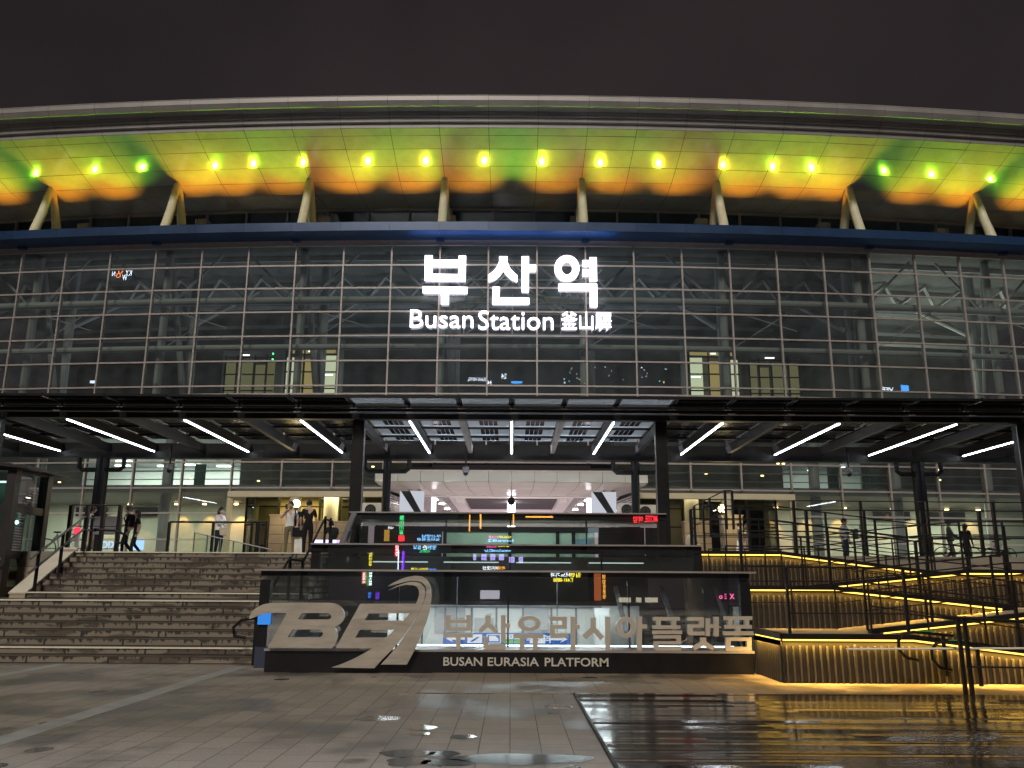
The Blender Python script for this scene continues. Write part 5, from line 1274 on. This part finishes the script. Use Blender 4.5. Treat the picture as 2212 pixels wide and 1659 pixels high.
shop_sign([(*c2(1355, 1295, 1400, 1395), G3, None, neon('door_amber', (1, .55, .08), .9)), (*c2(1390, 1268, 1435, 1292), G3, '나라', NW)], 'amber lit doorway mirrored at the left of the top tier')
shop_sign([(*c3(275, 1348, 365, 1372), G3, '성인용품', NP), (*c3(365, 1350, 470, 1370), G3, 'SHOP', NY), (*c3(265, 1378, 490, 1402), G3, 'love82', NC)], 'faint pink and blue sign mirrored in the top tier')
shop_sign([(*c2(1680, 1338, 1850, 1365), G3, '부산영남', NC), (*c2(1645, 1368, 1840, 1394), G3, '성모손병원', NC)], 'light blue double line sign mirrored in the top tier')
# signs caught by the main facade glass
C4 = lambda x, y: (x/1.6385/1.8228, (900+y/1.6385)/1.8228)
C8 = lambda x, y: ((2650+x/1.6)/1.8228, (900+y/1.6)/1.8228)
YF = -60.0
def facade_sign(items, label):
    t = None
    for (cv, x0, y0, x1, y1, txt, mat) in items:
        (xa, ya), (xb, yb) = cv(x0, y0), cv(x1, y1)
        # the glass is curved: aim through the pane that the photo shows it in
        p = at((xa+xb)/2, (ya+yb)/2, 40); s_ = math.asin(max(-1, min(1, p.x/RC))); nrm = Vector((-sin(s_), cos(s_), 0)); 
        for _ in range(3): p = at((xa+xb)/2, (ya+yb)/2, CY-RC*cos(s_)); s_ = math.asin(p.x/RC)
        nrm = Vector((sin(s_), -cos(s_), 0)); d = (p-EYE).normalized(); r = d-2*d.dot(nrm)*nrm
        k = (YF-p.y)/r.y; q = p+r*k; sc = (p-EYE).length+k
        wd = abs(xb-xa)/FPX*sc*1.05; h = abs(yb-ya)/FPX*sc
        if t is None: t = thing('roof_sign', label, 'roof sign', (q.x, YF, q.z-h/2), 'lit roof signs mirrored in the station facade')
        if txt is None: MB().box(q.x-wd/2, q.x+wd/2, YF-.1, YF, q.z-h/2, q.z+h/2).build('light_box', mat, t)
        else: text_at(MB(), txt, q.x-wd/2, q.x+wd/2, q.z-h/2, q.z+h/2, YF+.05, +1, .05, .012).build('lettering', mat, t)
NW2 = neon('white_roof', (.75, .88, 1), 6); NO2 = neon('orange_roof', (1, .22, .04), 7); NB2 = neon('blue_roof', (.06, .35, 1), 6); NR2 = neon('red_roof', (1, .03, .04), 6); NY2 = neon('warm_roof', (1, .62, .2), 6)
facade_sign([(C4, 815, 270, 855, 305, 'KY', NW2), (C4, 782, 266, 812, 294, 'O', NO2), (C4, 800, 300, 832, 334, 'W', NW2), (C4, 772, 292, 800, 322, 'O', NO2), (C4, 755, 282, 772, 310, 'N', NW2), (C4, 712, 262, 752, 296, '구몬', NW2)], 'white and orange roof sign reading KYOWON mirrored in the upper left panes')
facade_sign([(C5, 838, 930, 960, 952, 'ILSUNG HOTEL', NW2), (C5, 972, 950, 1034, 974, 'MEX', NW2)], 'white hotel roof sign mirrored above the middle of the canopy')
facade_sign([(C5, 1076, 905, 1108, 938, '24', NW2)], 'white numeral 24 mirrored above the middle of the canopy')
facade_sign([(C5, 1122, 952, 1188, 966, None, NB2)], 'short blue light line mirrored beside the numeral 24')
facade_sign([(C5, 572, 988, 636, 1014, None, NR2)], 'red light box mirrored above the canopy left of centre')
facade_sign([(C5, 712, 986, 782, 998, 'WEDDING', NY2)], 'warm yellow lettering mirrored right of the red light box')
facade_sign([(C5, 1335, 990, 1392, 1014, 'SAUNA', NY2), (C5, 1410, 988, 1455, 1006, '*', NW2), (C5, 1465, 992, 1520, 1010, 'SPA', NY2)], 'warm lettering round a white star mirrored right of centre')
facade_sign([(C5, 2065, 1006, 2110, 1026, None, neon('pink_roof', (1, .3, .7), 5)), (C5, 2112, 1008, 2162, 1028, None, NB2)], 'pink and blue light boxes mirrored above the canopy at the right')
facade_sign([(C8, 1305, 1005, 1420, 1030, 'VERAI', NW2), (C8, 1440, 995, 1485, 1032, None, NB2)], 'white letters and a blue emblem mirrored at the far right panes')
rr = random.Random(2)
for k in range(26):
    q = ((rr.uniform(1390, 1560), rr.uniform(850, 970)) if k < 12 else (rr.uniform(1590, 2100), rr.uniform(860, 975)))
    facade_sign([(C5, q[0], q[1], q[0]+rr.uniform(4, 9), q[1]+rr.uniform(3, 6), None, rr.choice([NW2, NW2, NY2, neon('teal_dot', (.3, .9, .8), 4)]))], 'tiny lit window of far flats mirrored right of centre above the canopy')
facade_sign([(C4, 545, 985, 590, 1000, None, NW2), (C4, 630, 975, 665, 990, None, NW2)], 'pair of slanting white lights mirrored at the lower left panes')
CI = lambda x, y: (x, y)
facade_sign([(CI, 214, 1166, 256, 1180, 'UKIO', NB2), (CI, 259, 1166, 292, 1180, '약국', NB2), (CI, 295, 1164, 316, 1183, None, NB2)], 'blue neon lettering and light box mirrored low in the left glass behind the couple')

# ================================================================== PEOPLE
SKIN = pbr('skin', (.50, .33, .25), .5, 0, .05, 4); HAIR = pbr('black_hair', (.010, .009, .009), .45, 0, .2, 8)
def cloth(name, c): return pbr('cloth_'+name, c, .85, 0, .14, 6, .15, 40, spec=.2)
def person(label, loc, rz, H=1.72, top=None, legs=None, shoe=None, pose=None, hair='short', sleeve='short', group=None, extra=None, skirt=None, mask=False):
    """one continuous skinned figure; +x is its left, it faces -y before turning"""
    k = H/1.72
    J = dict(pel=(0, 0, .95), sp=(0, 0, 1.12), ch=(0, .005, 1.32), nk=(0, .01, 1.48), hd=(0, -.01, 1.60),
             sl=(.175, .01, 1.41), sr=(-.175, .01, 1.41), el=(.235, .03, 1.13), er=(-.235, .03, 1.13), wl=(.24, -.05, .89), wr=(-.24, -.05, .89),
             hl=(.09, 0, .91), hr=(-.09, 0, .91), kl=(.10, -.02, .50), kr=(-.10, -.02, .50), al=(.10, .03, .09), ar=(-.10, .03, .09), tl=(.115, -.13, .035), tr=(-.115, -.13, .035))
    J.update({a: b for a, b in (pose or {}).items() if a not in ('turn', 'tilt')})
    RAD = dict(pel=.135, sp=.125, ch=.145, nk=.055, hd=.05, sl=.068, sr=.068, el=.043, er=.043, wl=.028, wr=.028, hl=.098, hr=.098, kl=.066, kr=.066, al=.045, ar=.045, tl=.036, tr=.036)
    ed = [('pel', 'sp'), ('sp', 'ch'), ('ch', 'nk'), ('nk', 'hd'), ('ch', 'sl'), ('ch', 'sr'), ('sl', 'el'), ('sr', 'er'), ('el', 'wl'), ('er', 'wr'), ('pel', 'hl'), ('pel', 'hr'), ('hl', 'kl'), ('hr', 'kr'), ('kl', 'al'), ('kr', 'ar'), ('al', 'tl'), ('ar', 'tr')]
    names = list(J); V = [Vector(J[n])*k for n in names]; rad = [RAD[n]*k for n in names]; E_ = [(names.index(a), names.index(b)) for a, b in ed]
    seg = {}
    for a, b in ed: seg[(a, b)] = None
    kind = []   # (p, q, slot)
    slot = {'pel': 1, 'sp': 0, 'ch': 0}
    for (a, b) in ed:
        p, q = Vector(J[a])*k, Vector(J[b])*k
        if b in ('sp', 'ch', 'sl', 'sr'): s_ = 0
        elif b in ('nk', 'hd'): s_ = 2
        elif b in ('el', 'er'): s_ = 0
        elif b in ('wl', 'wr'): s_ = 0 if sleeve == 'long' else 2
        elif b in ('tl', 'tr'): s_ = 3
        elif b in ('al', 'ar', 'kl', 'kr') and skirt: s_ = 2
        else: s_ = 1
        if b in ('el', 'er') and sleeve == 'short':
            m = p.lerp(q, .72); kind += [(p, m, 0), (m, q, 2)]
        else: kind.append((p, q, s_))
    # hands: palm and five fingers of different lengths
    for w_, e_ in (('wl', 'el'), ('wr', 'er')):
        p = Vector(J[w_])*k; d = (p-Vector(J[e_])*k).normalized(); sd = d.cross(Vector((0, 1, .2))).normalized(); nn = sd.cross(d)
        pa = p+d*.055*k; V.append(pa); rad.append(.030*k); ip = len(V)-1; E_.append((names.index(w_), ip)); kind.append((p, pa, 2))
        for f in range(5):
            if f == 4:
                m1 = p+d*.03*k+nn*.04*k; m2 = m1+d*.045*k+nn*.012*k; base = ip
            else:
                o_ = sd*(f-1.5)*.019*k; m1 = pa+d*(.05+.006*(f in (1, 2)))*k+o_; m2 = m1+d*(.03+.006*(f in (1, 2)))*k-nn*.018*k*0+nn*.015*k; base = ip
            V += [m1, m2]; rad += [.0095*k, .008*k]; E_ += [(base, len(V)-2), (len(V)-2, len(V)-1)]; kind.append((pa, m2, 2))
    me = bpy.data.meshes.new('skeleton'); me.from_pydata([tuple(v) for v in V], E_, [])
    so_ = bpy.data.objects.new('skeleton', me); WORK.collection.objects.link(so_)
    so_.modifiers.new('skin', 'SKIN'); sub = so_.modifiers.new('sub', 'SUBSURF'); sub.levels = sub.render_levels = 1
    sv = me.skin_vertices[0].data
    for i, r_ in enumerate(rad): sv[i].radius = (r_, r_*(.78 if names[i:i+1] and names[i] in ('sp', 'ch', 'pel') else 1)); sv[i].use_root = (i == 0)
    dg = work_dg(); bm_ = bpy.data.meshes.new_from_object(so_.evaluated_get(dg))
    vs = [Vector(v.co) for v in bm_.vertices]; fs = [tuple(p.vertices) for p in bm_.polygons]
    bpy.data.objects.remove(so_); bpy.data.meshes.remove(bm_)
    mats = [top, legs, SKIN, shoe or BLACK]
    mb = MB()
    i0 = 0; mb.v = [tuple(v) for v in vs]
    for f in fs:
        c = sum((vs[i] for i in f), Vector((0, 0, 0)))/len(f); best = None
        for p, q, s_ in kind:
            d = q-p; t_ = max(0, min(1, (c-p).dot(d)/max(1e-9, d.length_squared))); dist = (c-(p+d*t_)).length
            if best is None or dist < best[0]: best = (dist, s_)
        s_ = best[1]
        if s_ in (0, 1) and abs(c.x) < .2*k and .8*k < c.z < 1.3*k: s_ = 0 if c.z > .97*k else 1
        mb.f.append(f); mb.m.append(mb.mi(mats[s_]))
    # head with jaw, nose, ears, eyes and mouth
    hc = Vector(J['hd'])*k+Vector((0, -.012, .03))*k; turn = (pose or {}).get('turn', 0); tilt = (pose or {}).get('tilt', 0)
    hb = MB()
    hb.sphere((0, 0, 0), .1*k, 18, 14, SKIN, (.80, .98, 1.16))
    nv = []
    for v in hb.v:
        v = Vector(v)
        if v.z < -.02*k: v.x *= 1+(v.z+.02*k)*2.2/k; v.y -= .010*k
        nv.append(v)
    hb.v = [tuple(v) for v in nv]
    hb.tube([(0, -.088*k, .025*k), (0, -.105*k, -.005*k), (0, -.118*k, -.022*k), (0, -.09*k, -.03*k)], [.008*k, .011*k, .014*k, .01*k], 8, SKIN)
    for sg in (-1, 1):
        hb.sphere((sg*.083*k, .0, -.002*k), .026*k, 8, 6, SKIN, (.35, .7, 1.1))
        hb.sphere((sg*.034*k, -.088*k, .016*k), .011*k, 8, 6, HAIR, (1.3, .5, .8))
        hb.box(sg*.034*k-.018*k, sg*.034*k+.018*k, -.100*k, -.088*k, .036*k, .042*k, HAIR)
    if mask: hb.sphere((0, -.03*k, -.035*k), .082*k, 14, 8, cloth('mask', (.75, .75, .74)), (.92, 1.05, .66))
    else: hb.box(-.022*k, .022*k, -.098*k, -.09*k, -.056*k, -.049*k, pbr('lips', (.36, .16, .14), .5))
    Rm = Matrix.Rotation(turn, 3, 'Z') @ Matrix.Rotation(tilt, 3, 'X')
    off = len(mb.v)
    for v in hb.v: mb.v.append(tuple(Rm @ Vector(v)+hc))
    for f, m in zip(hb.f, hb.m): mb.f.append(tuple(i+off for i in f)); mb.m.append(mb.mi(hb.mats[m]))
    root = mb.build('person', None, None, local=True, smooth=True); root.location = loc; root.rotation_euler = (0, 0, rz)
    tag(root, label, 'person', group or 'people on the station forecourt')
    hm = MB(); n_ = 22
    def shell(r, z_low, back, mat=HAIR):
        for a in range(9):
            th0, th1 = pi*.62*a/9, pi*.62*(a+1)/9
            for b in range(n_):
                p0, p1 = 2*pi*b/n_, 2*pi*(b+1)/n_
                def P_(th, ph):
                    face = max(0, -sin(ph)); lim = (.30+.36*(1-face**.7))
                    t2 = th*min(1, (lim+.10)/.62) if back else th
                    j = 1+.035*sin(7*ph+3*t2*4)
                    return Rm @ Vector((r*.84*sin(t2)*cos(ph)*j, r*1.04*sin(t2)*sin(ph)*j, r*1.2*cos(t2)*j))+hc+Vector((0, .004*k, .006*k))
                hm.poly([P_(th0, p0), P_(th1, p0), P_(th1, p1), P_(th0, p1)], mat)
    shell(.108*k, 0, True)
    if hair in ('long', 'bob'):
        L = .30 if hair == 'long' else .14
        hm.tube([Rm @ Vector((0, .045*k, .04*k))+hc, Rm @ Vector((0, .066*k, -.06*k))+hc, Rm @ Vector((0, .07*k, -.06*k-L*.5*k))+hc, hc+Vector((0, .075*k, -.06*k-L*k))], [.075*k, .085*k, .08*k, .05*k], 12)
    if hair == 'bun': hm.sphere(Rm @ Vector((0, .10*k, .05*k))+hc, .042*k, 10, 8)
    hm.build('hair', HAIR, root, local=True, smooth=True)
    if hair == 'cap':
        cpb = MB(); cpb.sphere(hc+Vector((0, 0, .035*k)), .112*k, 16, 8, None, (.86, 1.03, .95)); cpb.box(hc.x-.07*k, hc.x+.07*k, hc.y-.20*k, hc.y-.08*k, hc.z+.045*k, hc.z+.06*k)
        cpb.build('cap', cloth('cap', (.05, .05, .055)), root, local=True, smooth=True)
    if skirt:
        z0, z1, r0, r1, mt = skirt; kb = MB(); n_ = 28
        for a in range(8):
            for b in range(n_):
                def Q(t_, b):
                    ph = 2*pi*b/n_; r_ = (r0+(r1-r0)*t_)*(1+.05*t_*sin(5*ph+1)); return (r_*cos(ph)*k, r_*.8*sin(ph)*k, (z0+(z1-z0)*t_)*k)
                kb.poly([Q(a/8, b), Q((a+1)/8, b), Q((a+1)/8, b+1), Q(a/8, b+1)])
        kb.build('skirt', mt, root, local=True, smooth=True)
    return root
def backpack(label, loc, rz, mat, s=1.0, name='backpack', cat='backpack'):
    t = thing(name, label, cat, loc, 'bags carried on the forecourt', rz)
    MB().box(-.15*s, .15*s, -.02, .15*s, -.22*s, .22*s).build('body', mat, t, local=True, bevel=.04*s)
    MB().box(-.11*s, .11*s, .151*s, .20*s, -.18*s, .0).build('front_pocket', mat, t, local=True, bevel=.02*s)
    for sg in (-1, 1): MB().tube([(sg*.10*s, -.02, .2*s), (sg*.11*s, -.12*s, .24*s), (sg*.12*s, -.20*s, .1*s), (sg*.12*s, -.12*s, -.1*s), (sg*.10*s, -.02, -.18*s)], .016*s, 6).build('strap', mat, t, local=True)
    return t
def stand(x, D): return at(x, 1190, D).x
BK = cloth('black', (.014, .013, .016)); NVY = cloth('navy', (.018, .02, .032)); WHC = cloth('white', (.70, .70, .69)); OLV = cloth('olive', (.16, .145, .085)); BEI = cloth('beige', (.50, .43, .33)); JEAN = cloth('denim', (.05, .07, .12)); GRYC = cloth('grey', (.12, .12, .125)); SHO = cloth('shoe_white', (.6, .6, .58))
X = stand
walk = dict(kl=(.09, -.12, .52), al=(.09, -.10, .10), tl=(.10, -.26, .06), kr=(-.09, -.02, .50), ar=(-.09, .28, .16), tr=(-.10, .16, .05), el=(.22, .10, 1.15), wl=(.22, .05, .93), er=(-.22, -.06, 1.15), wr=(-.20, -.22, .98))
# couple walking left, seen from behind and the side
p1 = person('tall person in a black short-sleeved top walking left arm in arm', (X(270, 30), 30.0, PZ), R(-62), 1.76, BK, BK, BK, {**walk, 'er': (-.22, -.02, 1.14), 'wr': (-.16, -.28, 1.02), 'turn': R(10)})
backpack('black backpack on the tall person of the couple', (X(270, 30)+.10, 29.92, PZ+1.26), R(-62), BK, 1.0)
p2 = person('shorter person in black with a cap beside the tall one, walking left', (X(291, 29.8), 29.75, PZ), R(-58), 1.60, BK, BK, BK, walk, 'bob')
# woman in white blouse and dark trousers
wx = X(470, 28.8)
person('woman with long hair, white blouse, dark trousers and face mask standing alone', (wx, 28.8, PZ), R(62), 1.64, WHC, NVY, BK, {'er': (-.20, -.10, 1.15), 'wr': (-.02, -.22, 1.18), 'el': (.22, -.04, 1.12), 'wl': (.08, -.20, 1.05), 'al': (.09, .02, .09), 'tl': (.1, -.14, .035)}, 'long', 'long', mask=True)
hb = thing('handbag', 'beige handbag held by the woman in the white blouse', 'handbag', (wx+.22, 28.55, PZ+.86), 'bags carried on the forecourt', R(20))
MB().hexa([(-.10, -.05, -.13), (.12, -.05, -.16), (.12, .05, -.16), (-.10, .05, -.13), (-.14, -.04, .12), (.10, -.04, .14), (.10, .04, .14), (-.14, .04, .12)]).build('body', BEI, hb, local=True, bevel=.02)
MB().tube([(-.1, 0, .12), (-.04, 0, .3), (.04, 0, .3), (.08, 0, .13)], .010, 6).build('handle', BEI, hb, local=True)
# man on the phone
mx_ = X(628, 27.9)
person('man in an open white shirt and olive trousers holding a phone to his ear', (mx_, 27.6, PZ), R(18), 1.73, WHC, OLV, SHO, {'er': (-.30, -.06, 1.20), 'wr': (-.13, -.12, 1.50), 'el': (.24, .02, 1.14), 'wl': (.20, -.14, .93), 'kl': (.13, -.02, .5), 'al': (.15, .02, .09), 'tl': (.18, -.12, .035), 'turn': R(-35), 'kr': (-.09, -.01, .5)})
ph = thing('phone', 'dark phone held at the ear of the man in the white shirt', 'phone', (mx_-.10, 27.42, PZ+1.58)); MB().box(-.035, .035, -.006, .006, -.075, .075).build('body', BLACK, ph, local=True, bevel=.004); MB().box(-.03, .03, -.0085, -.0065, -.065, .065).build('screen', DKG, ph, local=True)
MB_b = backpack('black backpack slung behind the man on the phone', (mx_+.22, 27.75, PZ+1.22), R(18), BK, 1.05)
sb = thing('shoulder_bag', 'black shoulder bag hanging at the hip of the man on the phone', 'shoulder bag', (mx_+.28, 27.45, PZ+.80), 'bags carried on the forecourt'); MB().box(-.15, .18, -.06, .06, -.17, .12).build('body', BK, sb, local=True, bevel=.03); MB().tube([(-.12, 0, .1), (-.08, .02, .45), (.0, .06, .62)], .014, 6).build('strap', BK, sb, local=True)
tb = thing('tote_bag', 'white paper carrier bag between the two standing people', 'bag', (mx_+.36, 27.5, PZ+.02), 'bags carried on the forecourt'); MB().hexa([(-.14, -.07, 0), (.14, -.07, 0), (.14, .07, 0), (-.14, .07, 0), (-.15, -.07, .52), (.15, -.07, .56), (.15, .07, .56), (-.15, .07, .52)]).build('body', WHC, tb, local=True, bevel=.01); MB().tube([(-.06, 0, .52), (0, 0, .62), (.06, 0, .54)], .008, 6).build('handle', WHC, tb, local=True)
# person in black from behind
person('person in black with pinned up hair seen from behind beside the man on the phone', (X(664, 27.2), 27.1, PZ), R(200), 1.74, BK, BK, GRYC, {'el': (.23, -.02, 1.13), 'wl': (.20, -.18, .94), 'er': (-.24, .02, 1.13), 'wr': (-.25, -.05, .90)}, 'bun')
# crouched figure at the bright screens
person('person in dark clothes bending over the bright screens by the stair head', (X(716, 27.4), 27.6, PZ-.42), R(-150), 1.68, BK, NVY, BK, {'ch': (0, -.12, 1.27), 'nk': (0, -.22, 1.40), 'hd': (0, -.30, 1.48), 'sl': (.17, -.16, 1.34), 'sr': (-.17, -.16, 1.34), 'el': (.22, -.28, 1.12), 'er': (-.22, -.28, 1.12), 'wl': (.14, -.44, 1.02), 'wr': (-.14, -.44, 1.02)})
sx_ = at(714, 1178, 26.6)
scn = thing('screen_cart', 'small cart with two bright violet screens by the stair head', 'display', (sx_.x, 26.6, PZ))
MB().box(-.55, .55, .02, .4, 0, .50).build('cart', BLACK, scn, local=True)
SCV = emis('screen_violet', (.55, .55, 1), 2.4)
for x0, x1 in ((-.50, -.06), (.06, .46)): MB().box(x0, x1, 0, .015, .12, .50).build('screen', SCV, scn, local=True)
ob = thing('cardboard_box', 'orange brown box beside the bright screens at the canopy post', 'box', (at(737, 1180, 26.6).x, 26.6, PZ)); MB().box(-.16, .16, 0, .3, 0, .55).build('carton', pbr('carton', (.42, .20, .08), .7), ob, local=True); MB().box(.06, .12, -.006, -.001, .12, .42).build('label', WHITE, ob, local=True)
# right-hand side
person('person in a pale blouse and white skirt standing by the right globe lamp', (X(1600, 34.2), 34.2, PZ), R(70), 1.62, GRYC, WHC, BK, {'wr': (-.05, -.2, 1.02)}, 'bun', skirt=(.98, .42, .15, .24, WHC))
person('person in a beige top and pleated skirt right beside the one in white', (X(1617, 34.5), 34.6, PZ), R(60), 1.58, BEI, BEI, BK, {}, 'long', skirt=(.96, .40, .15, .25, BEI))
person('man in a white T-shirt and jeans standing behind the ramp railings', (X(1827, 33.8), 33.8, PZ), R(35), 1.75, WHC, JEAN, BK, {'turn': R(30)})
person('person in black with bobbed hair and backpack facing right behind the railings', (X(1868, 34), 34, PZ), R(75), 1.66, BK, BK, BK, {'wr': (-.1, -.26, 1.1), 'er': (-.22, -.08, 1.14)}, 'bob')
backpack('dark backpack on the person with bobbed hair behind the railings', (X(1862, 34)-.12, 34.0, PZ+1.2), R(75), GRYC, .9)
person('person in a peaked cap and grey jacket pushing a bicycle at the right', (X(2054, 33.6), 33.6, PZ), R(70), 1.72, GRYC, GRYC, BK, {**walk, 'wr': (-.14, -.36, 1.02), 'wl': (.14, -.36, 1.02), 'er': (-.2, -.12, 1.16), 'el': (.2, -.12, 1.16)}, 'cap', 'long')
person('dark clothed person standing beside the railing post right of the capped cyclist', (X(2090, 34.4), 34.4, PZ), R(120), 1.62, BK, BK, BK, {}, 'bob', 'long')
person('person in a white shirt walking behind the stair handrails at the left', (X(190, 29.5), 29.5, PZ), R(110), 1.70, WHC, BEI, BK, walk)
person('small dark figure seated low behind the ramp end near the right canopy post', (X(1498, 29.6), 29.6, PZ-.5), R(10), 1.6, BEI, BK, BK, {'wr': (-.08, -.26, 1.1), 'wl': (.08, -.26, 1.1)}, 'bob')
# bicycles
def bike(label, x, D, rz, s=1.0):
    p = at(x, 1190, D); t = thing('bicycle', label, 'bicycle', (p.x, D, PZ), 'bicycles on the forecourt', rz)
    for wx_ in (-.52, .52):
        wb = MB(); wb.tube([(wx_+.33*cos(2*pi*k/24), 0, .35+.33*sin(2*pi*k/24)) for k in range(25)], .018, 6, cap=False); w_ = wb.build('wheel', BLACK, t, local=True)
        sp_ = MB()
        for k in range(8): sp_.bar((wx_, 0, .35), (wx_+.32*cos(pi*k/4), 0, .35+.32*sin(pi*k/4)), .006, .006)
        sp_.build('spokes', GREYM, w_, local=True)
    fb_ = MB()
    for a_, b__ in (((-.52, .35), (-.1, .35)), ((-.52, .35), (-.2, .82)), ((-.1, .35), (-.2, .90)), ((-.1, .35), (.38, .80)), ((-.18, .76), (.36, .86)), ((.52, .35), (.34, .98))): fb_.bar((a_[0], 0, a_[1]), (b__[0], 0, b__[1]), .03, .03)
    fb_.build('frame', GREYM, t, local=True)
    MB().box(-.32, -.08, -.06, .06, .90, .95).build('saddle', BLACK, t, local=True, bevel=.02)
    MB().tube([(.30, -.27, 1.0), (.35, 0, 1.02), (.30, .27, 1.0)], .014, 8).build('handlebar', BLACK, t, local=True)
bike('bicycle pushed by the person in the peaked cap', 2068, 33.2, R(-12))
bike('parked bicycle at far right of the forecourt behind the railings', 2160, 34, R(20))
bike('parked bicycle behind the railing next to the glass lift', 132, 31, R(10))
# stop lamp, litter bin like box by the lift
rl_ = at(173, 1182-100, 30.5)
sg_ = thing('pedestrian_signal', 'post with a round red lamp behind the railing by the lift', 'signal', (at(173, 1100, 30.5).x, 30.5, PZ)); zz = at(173, 1081+0, 30.5).z
MB().box(-.06, .06, 0, .08, 0, 1.0).build('post', WHITE, sg_, local=True); MB().tube([(0, -.01, .95), (0, -.04, .95)], .13, 16).build('red_lamp', emis('red_lamp', (1, .03, .06), 2.2, False), sg_, local=True)
bn = at(217, 1150, 29); bx_ = thing('notice_box', 'dark notice cabinet on a post behind the stair handrail', 'cabinet', (at(230, 1150, 29).x, 29, PZ)); MB().box(-.45, .45, 0, .12, .75, 1.35).build('cabinet', GREYM, bx_, local=True); MB().box(-.40, -.3, .02, .1, 0, .75).build('post', BLACK, bx_, local=True)
bpy.data.scenes.remove(WORK)
